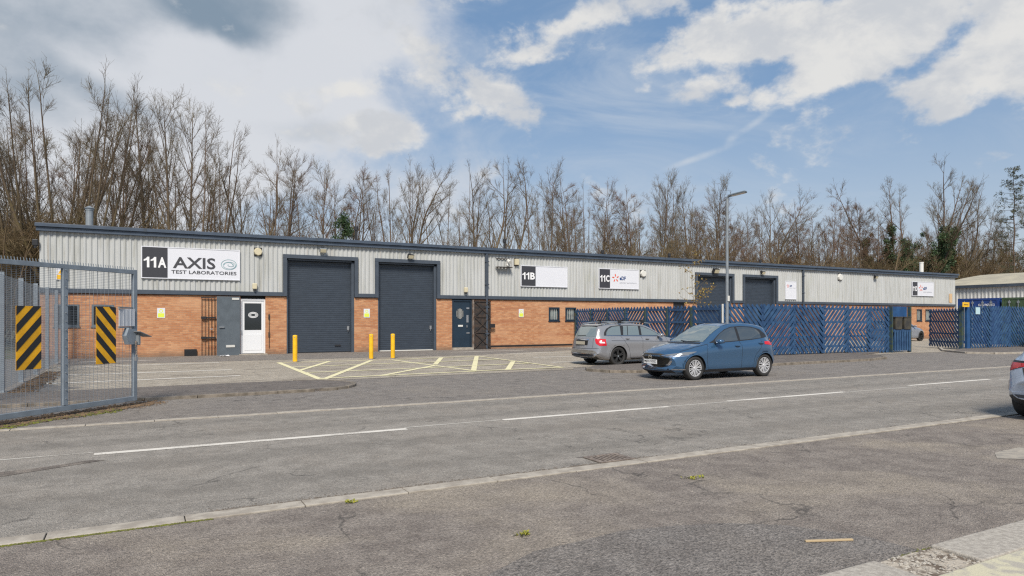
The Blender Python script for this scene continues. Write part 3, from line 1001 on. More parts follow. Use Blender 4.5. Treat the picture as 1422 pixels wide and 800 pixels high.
# windows
for i, (a, c, z0, z1) in enumerate(wins):
    fcol = M['door_navy'] if i > 1 else M['door_grey']
    f = MB()
    t = 0.07
    f.box(a + .001, c - .001, FY - 0.02, FY + 0.06, z1 - t, z1 - .001)
    f.box(a + .001, c - .001, FY - 0.02, FY + 0.06, z0 + .001, z0 + t)
    f.box(a + .001, a + t, FY - 0.02, FY + 0.06, z0 + t, z1 - t)
    f.box(c - t, c - .001, FY - 0.02, FY + 0.06, z0 + t, z1 - t)
    wf = f.build('window', fcol, unit)
    wf.location = (0, 0, 0)
    p = MB()
    p.box(a + t, c - t, FY + 0.10, FY + 0.12, z0 + t, z1 - t)
    po = p.build('pane', M['blind'] if i > 1 else M['glass'], wf)
    q = MB()
    for k in (range(1, 5) if i > 1 else (2.5,)):
        xx = a + t + (c - a - 2 * t) * k / 5
        q.tube((xx, FY + 0.04, z0 + t), (xx, FY + 0.04, z1 - t), 0.009, n=6)
    q.build('bars', fcol if i < 2 else M['offwhite'], wf)
    s = MB()
    s.box(a - .03, c + .03, FY - .05, FY + .002, z0 - .05, z0)
    s.build('sill', fcol, wf)

# white door of the first unit
d = MB()
x0, x1 = 3.95, 4.87
d.box(3.871, 3.95, FY + 0.06, FY + 0.16, 0.05, 2.50)
d.box(4.87, 4.929, FY + 0.06, FY + 0.16, 0.05, 2.50)
d.box(3.95, 4.87, FY + 0.06, FY + 0.16, 2.42, 2.50)
wd = d.build('front_door', M['white_upvc'], unit)
l = MB()
l.box(x0 + .005, x1 - .005, FY + 0.09, FY + 0.14, 0.06, 1.10)
l.box(x0 + .005, x0 + .10, FY + .09, FY + .14, 1.10, 2.415)
l.box(x1 - .10, x1 - .005, FY + .09, FY + .14, 1.10, 2.415)
l.box(x0 + .10, x1 - .10, FY + .09, FY + .14, 2.30, 2.415)
l.box(x0 + .09, x1 - .09, FY + .078, FY + .09, 0.20, 0.92)
l.build('door_leaf', M['white_upvc'], wd, bevel=0.004)
l = MB()
l.box(x0 + .10, x1 - .10, FY + .11, FY + .12, 1.10, 2.30)
l.build('door_glass', M['glass'], wd)
l = MB()


def ellipse_ring(mb, cx, cz, rx, rz, t, y, n=28, a0=0, a1=360, th=None):
    v = []
    for i in range(n + 1):
        a = R(a0 + (a1 - a0) * i / n)
        for k in (1, -1):
            v.append((cx + (rx + k * t / 2) * math.cos(a), y, cz + (rz + k * t / 2 * (th or 1)) * math.sin(a)))
    mb.add(v, [(2 * i, 2 * i + 1, 2 * i + 3, 2 * i + 2) for i in range(n)])


for k in range(3):
    ellipse_ring(l, 4.42, 1.78, 0.20 - .045 * k, 0.125 - .03 * k, 0.02, FY + .108)
l.build('door_emblem', M['txt_white'], wd)
l = MB()
l.box(3.87, 3.93, FY - 0.0, FY + .08, 0.95, 1.1)
l.build('door_handle', M['metal'], wd)
l = MB()
l.box(3.80, 4.98, FY - .28, FY + .06, -.02, 0.045)
l.build('doorstep', M['kerb'], unit)

# open grey steel security door folded against the wall, with the barred grille beside it
def yd(x):
    return FY - .08 - (3.84 - x) * .26


def door_plate(mb, x0, x1, z0, z1, o0, o1):
    mb.prism([(x0, yd(x0) - o1), (x1, yd(x1) - o1), (x1, yd(x1) - o0), (x0, yd(x0) - o0)], z0, z1)


sd_ = MB()
door_plate(sd_, 2.87, 3.84, -0.02, 2.58, 0, .05)
so = sd_.build('security_door', M['door_grey'], unit, bevel=0.004)
l = MB()
door_plate(l, 3.25, 3.62, 0.36, 0.46, .052, .07)
l.build('letter_plate', M['offwhite'], so)
l = MB()
door_plate(l, 3.50, 3.80, 2.44, 2.53, .052, .07)
l.build('door_plate', M['offwhite'], so)
l = MB()
door_plate(l, 2.97, 3.18, 1.22, 1.27, .052, .10)
l.build('door_handle', M['metal'], so)
g = MB()
for k in range(5):
    xx = 2.30 + k * 0.128
    g.tube((xx, FY - 0.08, 0.0), (xx, FY - 0.08, 2.54), 0.012, n=6)
g.box(2.27, 2.86, FY - .10, FY - .06, 1.63, 1.69)
g.box(2.27, 2.86, FY - .10, FY - .06, 0.76, 0.82)
g.box(2.27, 2.48, FY - .13, FY - .06, 1.60, 1.71)
g.box(2.27, 2.48, FY - .13, FY - .06, 0.74, 0.84)
g.box(2.27, 2.86, FY - .095, FY - .065, 2.50, 2.54)
g.build('security_grille', M['black'], unit)
g = MB()
g.tube((2.62, FY - .11, 1.16), (2.74, FY - .11, 1.16), .018, n=8)
g.build('grille_lock', M['metal'], unit)
v_ = MB()
v_.box(1.62, 2.10, FY - .09, FY - .001, 0.02, 0.30)
for k in range(6):
    v_.box(1.63, 2.09, FY - .10, FY - .09, 0.04 + k * .04, 0.06 + k * .04)
v_.build('air_vent', M['black'], unit)
g = MB()
for z in (.95, 1.75):
    g.box(5.05, 5.11, FY - .05, FY - .001, z - .17, z + .05)
g.tube((5.08, FY - .04, .3), (5.08, FY - .04, 1.85), .012, n=6)
g.build('hinge_bar', M['rusty'], unit)

# navy door of the second unit, open black lattice door beside it
d = MB()
d.box(14.081, 14.16, FY - 0.02, FY + 0.12, 0, 2.60)
d.box(15.12, 15.20, FY - 0.02, FY + 0.12, 0, 2.60)
d.box(14.16, 15.12, FY - 0.02, FY + 0.12, 2.52, 2.60)
nd = d.build('front_door', M['door_navy'], unit)
l = MB()
l.box(14.165, 15.115, FY + .03, FY + .08, 0.13, 2.515)
l.build('door_leaf', M['door_navy'], nd)
l = MB()
ell = [(14.53 + .20 * math.cos(a * .2618), 1.87 + .29 * math.sin(a * .2618)) for a in range(24)]
l.prismy(ell, FY + .022, FY + .0285)
l.build('door_glass', M['glass'], nd)
l = MB()
for k in range(6):
    dx = -.17 + k * .068
    h = .27 * math.sqrt(max(0, 1 - (dx / .21) ** 2))
    l.tube((14.53 + dx, FY + .012, 1.87 - h), (14.53 + dx, FY + .012, 1.87 + h), .009, n=6)
l.build('bars', M['offwhite'], nd)
l = MB()
l.box(14.43, 14.70, FY + .015, FY + .029, 1.20, 1.29)
l.build('letter_plate', M['offwhite'], nd)
l = MB()
l.box(14.90, 15.02, FY + .01, FY + .029, 1.42, 1.80)
l.box(14.90, 14.94, FY - .03, FY + .029, 1.16, 1.28)
l.box(14.90, 15.06, FY + .0, FY + .029, 2.12, 2.20)
l.box(14.90, 15.08, FY + .0, FY + .029, 0.84, 0.90)
l.build('door_handle', M['metal'], nd)
l = MB()
l.box(14.06, 15.22, FY - .2, FY + .1, -.02, .12)
l.build('doorstep', M['kerb'], unit)
g = MB()
X0, X1, yb = 15.26, 16.22, FY - .16
for a, c, z0, z1 in ((X0, X0 + .05, 0.02, 2.56), (X1 - .05, X1, 0.02, 2.56), (X0, X1, 2.50, 2.56), (X0, X1, 0.02, .08),
                     (X0, X1, 1.68, 1.73), (X0, X1, .86, .91)):
    g.box(a, c, yb - .02, yb + .02, z0, z1)
for z0, z1 in ((.10, .86), (.92, 1.68), (1.74, 2.50)):
    g.bar((X0 + .05, yb - .03, z0), (X1 - .05, yb - .03, z1), .035, .01, (0, 1, 0))
    g.bar((X0 + .05, yb - .04, z1), (X1 - .05, yb - .04, z0), .035, .01, (0, 1, 0))
g.box(X0 + .05, X1 - .05, yb + .022, yb + .03, .08, 2.5)
lo_ = g.build('lattice_door', M['rusty'], unit)
g = MB()
g.box(16.16, 16.46, yb - .07, yb - .03, 1.14, 1.34)
g.build('lock_box', M['black'], lo_)
g = MB()
g.box(15.21, 15.255, FY - .18, FY - .002, 0, 2.6)
g.build('door_jamb', mat('rusty_jamb', (0.14, 0.09, 0.06), .8, col2=(.26, .22, .19), vscale=4), unit)
d = MB()
d.box(29.0, 29.95, FY + .05, FY + .1, 0, 2.6)
d.build('side_door', M['black'], unit)
# flues on the roof
for X0, Y0, z1, r, m in ((-2.06, FY + 4, 6.75, .15, M['galv']), (59.2, FY + 2.4, 6.65, .16, M['offwhite'])):
    f = MB()
    f.tube((X0, Y0, 5.3), (X0, Y0, z1 - .22), r, n=16)
    f.tube((X0, Y0, z1 - .22), (X0, Y0, z1 - .14), r * 1.15, n=16)
    if X0 < 0:
        f.tube((X0, Y0, z1 - .13), (X0, Y0, z1 - .02), r * 1.5, .03, n=16)
    f.build('flue', m, unit)
for k, (X0, Y0, h) in enumerate(((10.2, FY + 4, .85), (8.8, FY + 6, .55), (19.8, FY + 5, .8), (28, FY + 6, .6), (34, FY + 6, .65), (43.5, FY + 6, .6))):
    f = MB()
    f.tube((X0, Y0, 5.5), (X0, Y0, 5.75 + h - .2), .07, n=10)
    f.tube((X0, Y0, 5.75 + h - .2), (X0, Y0, 5.75 + h), .11, n=10)
    f.build('roof_vent', M['black'] if k != 1 else M['galv'], unit)

# ------------------------------------------------------------------ things fixed on the facade
def flood(x, z, label, dark=True, s=1.0):
    t = thing('flood_light', label, 'light', (x, FY - .10, z), 0, 'security lights under the eaves')
    h = MB()
    h.box(-.16 * s, .16 * s, -.20 * s, -.06, -.10 * s, .10 * s)
    o = h.build('lamp_housing', M['galv'] if not dark else M['black'], t, bevel=.02, local=True)
    o.rotation_euler.x = R(25)
    h = MB()
    h.box(-.13 * s, .13 * s, -.215 * s, -.202 * s, -.08 * s, .08 * s)
    o = h.build('lamp_glass', M['cream'], t, local=True)
    o.rotation_euler.x = R(25)
    h = MB()
    h.tube((-.05, .06, .05), (-.05, -.08, 0), .02, n=8)
    h.box(-.08, .08, .02, .06, -.06, .10)
    h.build('bracket', M['black'], t, local=True)


flood(7.45, 4.86, 'pale floodlight above the left roller shutter of the two beside the white door', False)
flood(11.75, 4.76, 'dark floodlight above the second roller shutter, between the yellow bollards and eaves')
flood(32.34, 4.76, 'dark twin floodlight over the roller shutter behind the sapling', True, 1.4)
flood(36.7, 4.76, 'small dark floodlight over the roller shutter right of the lamp post')
flood(48.92, 4.83, 'small dark floodlight on bare cladding of the rightmost unit')


def bell(x, z, r, label, m):
    t = thing('alarm_box', label, 'alarm', (x, FY - .06, z))
    h = MB()
    h.tube((0, -.001, 0), (0, -.12, 0), r, r * .85, n=8)
    h.build('cover', m, t, local=True, bevel=.01)
    h = MB()
    h.box(-r * .9, r * .9, 0, .02, -r, r)
    h.build('back_plate', M['black'], t, local=True)


bell(4.6, 4.61, .19, 'cream octagonal alarm box above the white front door', M['cream'])
bell(26.55, 4.33, .22, 'white round alarm box right of the 11C sign', M['offwhite'])
bell(44.87, 4.66, .26, 'white alarm box high on the cladding right of the second downpipe', M['offwhite'])


def pir(x, z, label, m_=None):
    t = thing('wall_lamp_or_camera', label, 'light', (x, FY - .09, z))
    h = MB()
    h.box(-.10, .10, -.12, -.01, -.10, .16)
    h.build('cover', m_ or M['cream'], t, local=True, bevel=.03)
    h = MB()
    h.tube((0, -.06, -.18), (0, -.06, -.09), .05, .05, n=10)
    h.build('sensor', M['black'], t, local=True)


pir(4.45, 3.03, 'cream wall lamp just above the flashing over the white front door')
pir(14.80, 3.08, 'cream wall lamp above the navy door of the middle unit')
pir(-3.62, 4.55, 'small dark camera at the left end corner of the building under the eaves', M['black'])  # a camera, not a lamp; it reuses the wall lamp shape in black

t = thing('security_camera', 'white camera on a dark bracket between the downpipe and the 11B sign', 'camera', (17.0, FY - .06, 4.5))
h = MB()
h.box(-.45, .45, -.30, -.02, -.16, -.12)
h.box(-.40, .40, -.06, -.02, .30, .34)
h.build('bracket', M['rusty'], t, local=True)
h = MB()
h.tube((.22, -.2, .22), (.22, -.42, .10), .09, n=12)
h.sphere((.22, -.2, -.02), .10)
h.build('camera_body', M['offwhite'], t, local=True, smooth=False)
t = thing('junction_box', 'cream box on the cladding beside the camera and the 11B sign', 'box', (17.82, FY - .06, 4.68))
h = MB()
h.box(-.12, .12, -.14, -.0, -.16, .16)
h.build('cover', M['cream'], t, local=True, bevel=.012)
h = MB()
h.box(-.14, .14, -.012, .02, -.2, .2)
h.build('back_plate', M['rusty'], t, local=True)


def unit_sign(x0, x1, z0, z1, split, num, label, body):
    t = thing('unit_sign', label, 'sign', (x0, FY - .07, z0), 0, 'unit number signs along the cladding')
    w, h = x1 - x0, z1 - z0
    m = MB()
    m.box(0, w, -.035, .02, 0, h)
    m.build('panel', M['sign_white'], t, local=True)
    m = MB()
    f = .035
    for a in ((0, w, 0, f), (0, w, h - f, h), (0, f, f, h - f), (w - f, w, f, h - f)):
        m.box(a[0], a[1], -.05, -.036, a[2], a[3])
    m.build('frame', M['sign_white'], t, local=True)
    if split:
        m = MB()
        m.box(f, split, -.042, -.037, f, h - f)
        m.build('number_panel', M['sign_dark'], t, local=True)
        m = MB()
        text_mb(m, num, f + (split - f) * .05, h * .34, (split - f) * .90, h * .33, -.045, bold=.035)
        m.build('number', M['txt_white'], t, local=True)
    body(t, w, h, split)
    return t


def body_axis(t, w, h, sp):
    m = MB()
    text_mb(m, 'AXIS', sp + .20, h * .34, (w - sp) * .58, h * .36, -.045, bold=.02)
    m.build('lettering', M['txt_dark'], t, local=True)
    m = MB()
    text_mb(m, 'TEST LABORATORIES', sp + .14, h * .17, (w - sp) * .90, h * .11, -.045, bold=.012)
    m.build('lettering', M['txt_dark'], t, local=True)
    m = MB()
    cx, cz = sp + (w - sp) * .84, h * .51
    ellipse_ring(m, cx, cz, .31, .22, .025, -.045, th=.6)
    ellipse_ring(m, cx + .02, cz - .03, .25, .15, .02, -.046, th=.6)
    ellipse_ring(m, cx - .02, cz + .02, .17, .08, .03, -.047, a0=-20, a1=200, th=.7)
    ellipse_ring(m, cx + .08, cz - .02, .12, .06, .025, -.048, a0=150, a1=400, th=.7)
    m.build('logo', M['txt_teal'], t, local=True)


def body_blank(t, w, h, sp):
    pass


def edf(t, cx, cz, s, w, sub=True):
    m = MB()
    for k in range(5):
        a = R(90 + 72 * k)
        dx, dz = math.cos(a), math.sin(a)
        nx, nz = -dz, dx
        p = [(cx + dx * s * q + nx * s * o, cz + dz * s * q + nz * s * o) for q, o in ((.28, .02), (.55, .2), (1.0, .16), (.85, -.05), (.5, -.10))]
        m.add([(q[0], -.046, q[1]) for q in p], [tuple(range(5))])
    m.build('emblem', M['red'], t, local=True)
    m = MB()
    text_mb(m, 'eDF', cx + s * 1.15, cz - s * .42, s * 1.75, s * .85, -.046, bold=.03)
    m.build('lettering', M['txt_blue'], t, local=True)
    if sub:
        m = MB()
        text_mb(m, 'power solutions', cx + s * 1.15, cz - s * 1.25, w, s * .42, -.046)
        m.build('lettering', M['txt_grey'], t, local=True)


unit_sign(0.0, 3.84, 3.30, 4.64, .98, '11A', 'wide white sign reading 11A AXIS TEST LABORATORIES with teal oval logo', body_axis)
unit_sign(18.09, 21.10, 3.37, 4.52, .93, '11B', 'white sign with 11B on charcoal and a blank right half', body_blank)
unit_sign(23.27, 26.20, 3.37, 4.54, .80, '11C', 'white 11C sign with red flower emblem and power solutions lettering', lambda t, w, h, s: edf(t, s + .40, h * .54, .26, 1.25))
unit_sign(53.69, 56.60, 3.44, 4.58, .70, '11D', 'small looking far white 11D sign with red flower emblem by the right end', lambda t, w, h, s: edf(t, s + .45, h * .54, .28, 1.2))
unit_sign(39.03, 40.13, 2.96, 4.22, 0, '', 'upright white board with red flower emblem, no unit number, left of second downpipe', lambda t, w, h, s: edf(t, .25, h * .74, .14, .7))


def notice(x, z, w, h, label, y=FY - .003, top=M['txt_white']):
    t = thing('notice', label, 'sign', (x, y, z), 0, 'small warning notices on the brickwork')
    m = MB()
    m.box(0, w, -.012, 0, 0, h)
    m.build('plate', M['sign_white'], t, local=True)
    m = MB()
    m.box(.03, w - .03, -.016, -.013, .03, h * .48)
    m.build('text_panel', M['lime'], t, local=True)
    m = MB()
    ellipse_ring(m, w / 2, h * .72, w * .20, w * .20, w * .10, -.014, n=14)
    m.build('symbol', M['lime'], t, local=True)
    return t


notice(.59, 1.64, .30, .42, 'white and lime notice on bricks below the 11A sign')
notice(9.44, 1.67, .30, .42, 'white and lime notice on the brick pier between two roller shutters')
notice(18.02, 1.70, .30, .44, 'white and lime notice on bricks right of the black lattice door')
t = thing('notice', 'weathered yellow warning sign on cladding at the left end behind the gate', 'sign', (-2.95, FY - .065, 3.15), 0, 'small warning notices on the brickwork')
m = MB()
m.box(0, .40, -.012, 0, 0, .55)
m.build('plate', M['sign_white'], t, local=True)
m = MB()
m.box(.02, .38, -.016, -.013, .02, .20)
m.add([(.06, -.015, .24), (.34, -.015, .24), (.20, -.015, .50)], [(0, 1, 2)])
m.build('symbol', M['yellow'], t, local=True)
t = thing('notice', 'faded pale orange notice at the right end of the far cladding', 'sign', (58.9, FY - .065, 2.95), 0, 'small warning notices on the brickwork')
m = MB()
m.box(0, .42, -.012, 0, 0, .75)
m.build('plate', mat('faded_orange', (.60, .42, .25), .5), t, local=True)

# ------------------------------------------------------------------ bollards
for i, (x, y, lb) in enumerate(((5.0, 25.95, 'yellow steel bollard standing alone in front of the left shutter'),
                                (8.02, 26.4, 'yellow bollard in front of the brick pier between the shutters'),
                                (8.93, 26.45, 'yellow bollard nearest the second shutter, right of its pair'))):
    if i == 0:
        t0 = thing('bollard', lb, 'bollard', (x, y, 0), 0, 'yellow bollards before the shutters')
        m = MB()
        m.tube((0, 0, 0), (0, 0, .98), .085, n=20)
        m.sphere((0, 0, .98), .085, (1, 1, .35), 20, 6)
        m.build('post', M['yellow'], t0, local=True, smooth=False)
        m = MB()
        m.tube((-.03, -.088, .93), (-.03, -.078, .93), .022, n=10)
        m.build('bolt', M['metal'], t0, local=True)
        m = MB()
        m.tube((0, 0, 0.001), (0, 0, .03), .13, .10, n=20)
        m.build('base_collar', M['kerb_dark'], t0, local=True)
    else:
        t = copy_tree(t0)
        t.location = (x, y, 0)
        t['label'] = lb

# ------------------------------------------------------------------ paper on the doorstep, vents
m = MB()
random.seed(3)
for k in range(4):
    x, y = 2.9 + k * .09, 31.2 + U(-.1, .1)
    a = U(0, 3)
    m.add([(x + .16 * math.cos(a), y + .12 * math.sin(a), .03), (x - .15 * math.sin(a), y + .12 * math.cos(a), .05), (x - .16 * math.cos(a), y - .12 * math.sin(a), .03),
           (x + .15 * math.sin(a), y - .12 * math.cos(a), .08)], [(0, 1, 2, 3)])
tag(m.build('crumpled_paper', M['paper']), 'crumpled white paper on the ground below the grey security door', 'litter')

# ------------------------------------------------------------------ gully grate
t = thing('drain_grate', 'rusty iron drain grate set in the road beside the flush kerb', 'drain', (4.70, 6.31, 0.004))
m = MB()
gx, gy = .235, .175
m.box(-gx, gx, -gy, gy, -.02, 0.0)
m.build('gully', M['hole'], t, local=True)
m = MB()
for a in ((-gx, gx, -gy, -gy + .03), (-gx, gx, gy - .03, gy), (-gx, -gx + .03, -gy + .03, gy - .03), (gx - .03, gx, -gy + .03, gy - .03)):
    m.box(a[0], a[1], a[2], a[3], 0.001, .012)
m.build('frame', M['rust'], t, local=True)
m = MB()
for k in range(8):
    xx = -gx + .045 + k * .0525
    m.bar((xx, -gy + .03, .006), (xx + .012, gy - .03, .006), .026, .012)
m.build('bars', M['rust'], t, local=True)
m = MB()
m.add([(4.42, 6.50, .003), (5.02, 6.50, .003), (5.0, 6.56, .003), (4.4, 6.54, .003)], [(0, 1, 2, 3)])
struct('grate_joint', m, M['dark_tar'])

# stick, weeds
m = MB()
m.bar((4.17, 3.27, .012), (4.50, 3.13, .012), .022, .012)
tag(m.build('wood_stick', M['stick'], bevel=.002), 'thin pale wooden stick lying on the near tarmac', 'stick')


def weed(x, y, label, n=60, s=.12):
    mb = MB()
    for k in range(n):
        a = U(0, 6.28)
        r = s * random.random() ** .7
        px, py = x + r * math.cos(a) * 1.3, y + r * math.sin(a) * .6
        l = U(.012, .03)
        b_ = U(0, 6.28)
        mb.add([(px, py, .005), (px + l * math.cos(b_), py + l * math.sin(b_), U(.005, .03)), (px + l * math.cos(b_ + .9), py + l * math.sin(b_ + .9), U(.01, .035))], [(0, 1, 2)])
    tag(mb.build('weed_sprig', M['weed']), label, 'weed')


weed(4.86, 5.12, 'yellow green weed sprig lying on tarmac below the drain grate', 46, .10)
weed(2.48, 4.37, 'green weed sprig at the bottom centre of the near tarmac', 40, .05)
weed(1.6, 5.86, 'tiny moss tuft at the foot of the flush kerb, left half', 40, .04)

# ------------------------------------------------------------------ mesh gate, left foreground
ga, gb = Vector((-0.11, 14.30, 0)), Vector((-1.84, 12.50, 0))
gdir = (gb - ga).normalized()
gang = math.atan2(gdir.y, gdir.x)
GL = 4.0
gate = thing('mesh_gate', 'tall open grey mesh gate leaf with two yellow and black hazard panels', 'gate', ga, gang)
# local x runs along the leaf away from the free edge; local +y points back to the camera side or away
m = MB()
for x0 in (0, ):
    m.box(-.04, .04, -.03, .03, .10, 2.50)
mid = 1.43
m.box(mid - .045, mid + .045, -.03, .03, .19, 2.42)
m.box(GL - .05, GL + .05, -.03, .03, .1, 2.5)
m.box(2 * mid + .2, 2 * mid + .28, -.03, .03, .19, 2.42)
m.box(.04, GL - .05, -.028, .028, 2.42, 2.495)
m.box(.04, GL - .05, -.028, .028, .10, .185)
m.build('frame', M['gate'], gate, local=True, bevel=.004)
m = MB()
z = .20
while z < 2.42:                                     # 358-type mesh: close horizontals
    m.bar((.04, 0, z), (GL - .05, 0, z), .003, .003)
    z += .0275
x = .04
while x < GL - .05:
    m.bar((x, .003, .19), (x, .003, 2.42), .0035, .0035)
    x += .0762
m.build('mesh_infill', M['wire'], gate, local=True, recalc=False)
m = MB()
for k in range(int(GL / .05)):
    m.bar((.02 + k * .05, 0, 2.49), (.03 + k * .05, 0, 2.545), .010, .006)
m.build('spikes', M['gate'], gate, local=True, recalc=False)
m = MB()
for k in range(16):
    m.tube((mid, -.045, .3 + k * .14), (mid, .045, .3 + k * .14), .010, n=6)
m.build('bolts', M['galv'], gate, local=True)


def hazard(gate, x0, x1, z0, z1, up):
    """hazard panel on the camera side of the gate"""
    t = thing('hazard_panel', 'dummy', 'sign')
    bpy.data.objects.remove(t)
    m = MB()
    ys = .034
    m.box(x0, x1, ys, ys + .006, z0, z1)
    o = m.build('hazard_panel', M['hazard_y'], gate, local=True)
    m = MB()
    n = 5
    w, h = x1 - x0, z1 - z0
    step = h / 3.55
    # diagonal stripes clipped to the panel
    import itertools
    for k in range(-4, 9):
        c0 = z0 + k * step
        poly = []
        sl = w * 1.05
        quad = [(x0, c0), (x1, c0 + sl), (x1, c0 + sl + step * .5), (x0, c0 + step * .5)] if up else \
               [(x0, c0 + sl), (x1, c0), (x1, c0 + step * .5), (x0, c0 + sl + step * .5)]
        # clip by z range
        def clip(P, zz, keep):
            out = []
            for i in range(len(P)):
                a, bq = P[i], P[(i + 1) % len(P)]
                ina, inb = keep(a[1]), keep(bq[1])
                if ina:
                    out.append(a)
                if ina != inb:
                    tt = (zz - a[1]) / (bq[1] - a[1])
                    out.append((a[0] + (bq[0] - a[0]) * tt, zz))
            return out
        q = clip(quad, z0, lambda v: v >= z0)
        if len(q) > 2:
            q = clip(q, z1, lambda v: v <= z1)
        if len(q) > 2:
            m.add([(p[0], ys + .009, p[1]) for p in q], [tuple(range(len(q)))])
    m.build('stripes', M['black'], o, local=True)


hazard(gate, .45, .86, .82, 1.81, True)
hazard(gate, 1.87, 2.28, .82, 1.80, False)
m = MB()
for z in (1.45, 1.80):
    m.bar((.04, .0, z), (.41, .06, z), .03, .03)
m.build('guard_bracket', M['galv'], gate, local=True)
m = MB()
m.box(.04, .39, .04, .05, 1.47, 1.78)
for k in range(5):
    m.box(.05 + k * .08, .058 + k * .08, .051, .056, 1.47, 1.78)
m.build('hand_guard', mat('pale_galvanised', (.5, .52, .55), .4), gate, local=True)
m = MB()
m.prismy([(.04, 1.14), (.04, 1.40), (.22, 1.44), (.28, 1.30), (.22, 1.14)], .0, .10)
m.build('lock_case', M['gate'], gate, local=True)
m = MB()
v = [(-.16, .02, 1.28), (.12, .02, 1.38), (.12, .24, 1.38), (-.16, .24, 1.28)]
m.add(v + [(p[0], p[1], p[2] - .012) for p in v], [(0, 1, 2, 3), (7, 6, 5, 4), (0, 4, 5, 1), (1, 5, 6, 2), (2, 6, 7, 3), (3, 7, 4, 0)])
v = [(-.10, .03, 1.045), (-.02, .03, 1.075), (-.02, .03, .86), (-.10, .03, .86)]
m.box(-.10, -.01, .03, .04, 1.12, 1.29)
m.box(.02, .06, .03, .16, 1.14, 1.31)
m.build('lock_hood', M['galv'], gate, local=True)
m = MB()
for k in range(6):
    m.tube((.09 + .01 * math.sin(k), .13, 1.20 - k * .045), (.09 + .01 * math.cos(k), .13, 1.165 - k * .045), .014, n=6)
ch = m.build('chain', M['rust'], gate, local=True)
m = MB()
m.box(.065, .12, .12, .15, .84, .91)
for s in (-.018, .018):
    m.tube((.092 + s, .135, .90), (.092 + s, .135, .95), .007, n=6)
m.build('padlock', M['metal'], ch, local=True)

# side fence behind the gate
sf = thing('mesh_fence', 'grey mesh security fence running from the gate back to the building corner', 'fence', (-2.65, 18.2, 0))
m = MB()
for i in range(6):
    y = 18.2 + i * 2.72
    p = MB()
    p.box(-2.70, -2.60, y - .05, y + .05, 0, 2.62)
    p.build('post', M['gate'], sf)
m = MB()
z = .1
while z < 2.55:
    m.bar((-2.61, 15.5, z), (-2.61, 32.0, z), .0035, .0035)
    z += .04
y = 15.5
while y < 32:
    m.bar((-2.605, y, .08), (-2.605, y, 2.55), .0035, .0035)
    y += .0762
m.build('mesh_infill', M['wire'], sf, recalc=False)

# ------------------------------------------------------------------ blue hurdle fences
def hurdle(parent, p0, p1, style, h=2.12, z0=.10, double=False):
    """panel of diagonal slats; style is '/', backslash, '^' (up-slats over down-slats) or 'v'"""
    p0, p1 = Vector(p0), Vector(p1)
    d = (p1 - p0)
    L = d.length
    d.normalize()
    n = Vector((d.y, -d.x, 0))
    m = MB()
    L0, L1 = .03, L - .03

    def P(x, z, off):
        q = p0 + d * x + n * off
        return (q.x, q.y, z)

    zones = {'/': [(z0, h, 1)], '\\': [(z0, h, -1)], '^': [(z0, (z0 + h) / 2, -1), ((z0 + h) / 2, h, 1)],
             'v': [(z0, (z0 + h) / 2, 1), ((z0 + h) / 2, h, -1)]}[style]
    slat, gap = .124, .060
    st = (slat + gap) * math.sqrt(2)
    for lay, (a, c, s) in [(q, z_) for z_ in zones for q in ((0, 1) if double else (0,))]:
        k = a - (L1 - L0) - 0.05 + lay * st / 2
        while k < c:
            k2 = k + random.uniform(-.006, .006)
            # line z = k2 + (x - L0) for s=1, mirrored for s=-1
            xa, xb = max(L0, L0 + a - k2), min(L1, L0 + c - k2)
            if xb - xa > .06:
                za, zb = k2 + xa - L0, k2 + xb - L0
                if s < 0:
                    xa, xb = L0 + L1 - xa, L0 + L1 - xb
                e = .02
                q0, q1 = Vector(P(xa, za, .028 - .066 * lay)), Vector(P(xb, zb, .028 - .066 * lay))
                u = (q1 - q0).normalized()
                m.bar(q0 - u * e, q1 + u * e, slat * random.uniform(.93, 1.03), .020, tuple(n))
            k += st
    for z in (z0 + .25, .82, 1.46, h - .12):
        m.bar(P(0, z, -.004), P(L, z, -.004), .030, .085, (0, 0, 1))
    for x in (.03, L - .03):
        m.bar(P(x, z0 - .04, 0.004), P(x, h + .02, 0.004), .06, .04, tuple(n))
    return m.build('slat_panel', M['fence_blue'], parent, recalc=False)


def fence_posts(parent, pts, h=2.1, m_=None):
    for x, y in pts:
        m = MB()
        m.box(x - .06, x + .06, y + .04, y + .16, 0, h)
        m.build('post', m_ or M['post_wood'], parent, bevel=.01)


fa = Vector((21.55, 31.9, 0))
fb = Vector((20.3, 19.85, 0))
side = thing('slatted_fence', 'blue diagonal slatted fence side run going back to the brick wall behind the grey estate', 'fence', fa, 0, 'blue slatted fences')
n = 7
seq = ['\\', '/', '\\', '/', '\\', '/', '\\']
for i in range(n):
    q0 = fa.lerp(fb, i / n)
    q1 = fa.lerp(fb, (i + 1) / n)
    hurdle(side, q1, q0, '/' if seq[i] != '/' else '\\', 2.14 + random.uniform(-.03, .03), .1, i in (0, 1, 2))
fence_posts(side, [tuple(fa.lerp(fb, i / n))[:2] for i in range(0, n)])
front = thing('slatted_fence', 'blue diagonal slatted fence along the pavement behind the blue hatchback and lamp post', 'fence', (20.4, 19.8, 0), 0, 'blue slatted fences')
xs = [20.38, 22.6, 24.55, 26.45, 28.15, 29.75, 31.15]
for i, s in enumerate(['\\', '/', '\\', '/', '^', 'v']):
    hurdle(front, (xs[i], 19.8, 0), (xs[i + 1], 19.8, 0), s, 2.17 - (.03 if i > 3 else 0) + random.uniform(-.01, .01), .14 if i < 4 else .05, i in (1, 2, 5))
fence_posts(front, [(x, 19.8) for x in xs])
m = MB()
m.box(20.28, 20.34, 19.74, 19.78, .4, 2.2)
m.build('corner_strip', M['offwhite'], front)
leaf = thing('slatted_gate', 'blue slatted gate leaf swung open at the yard entrance right of the silver car', 'gate', (37.4, 19.9, 0))
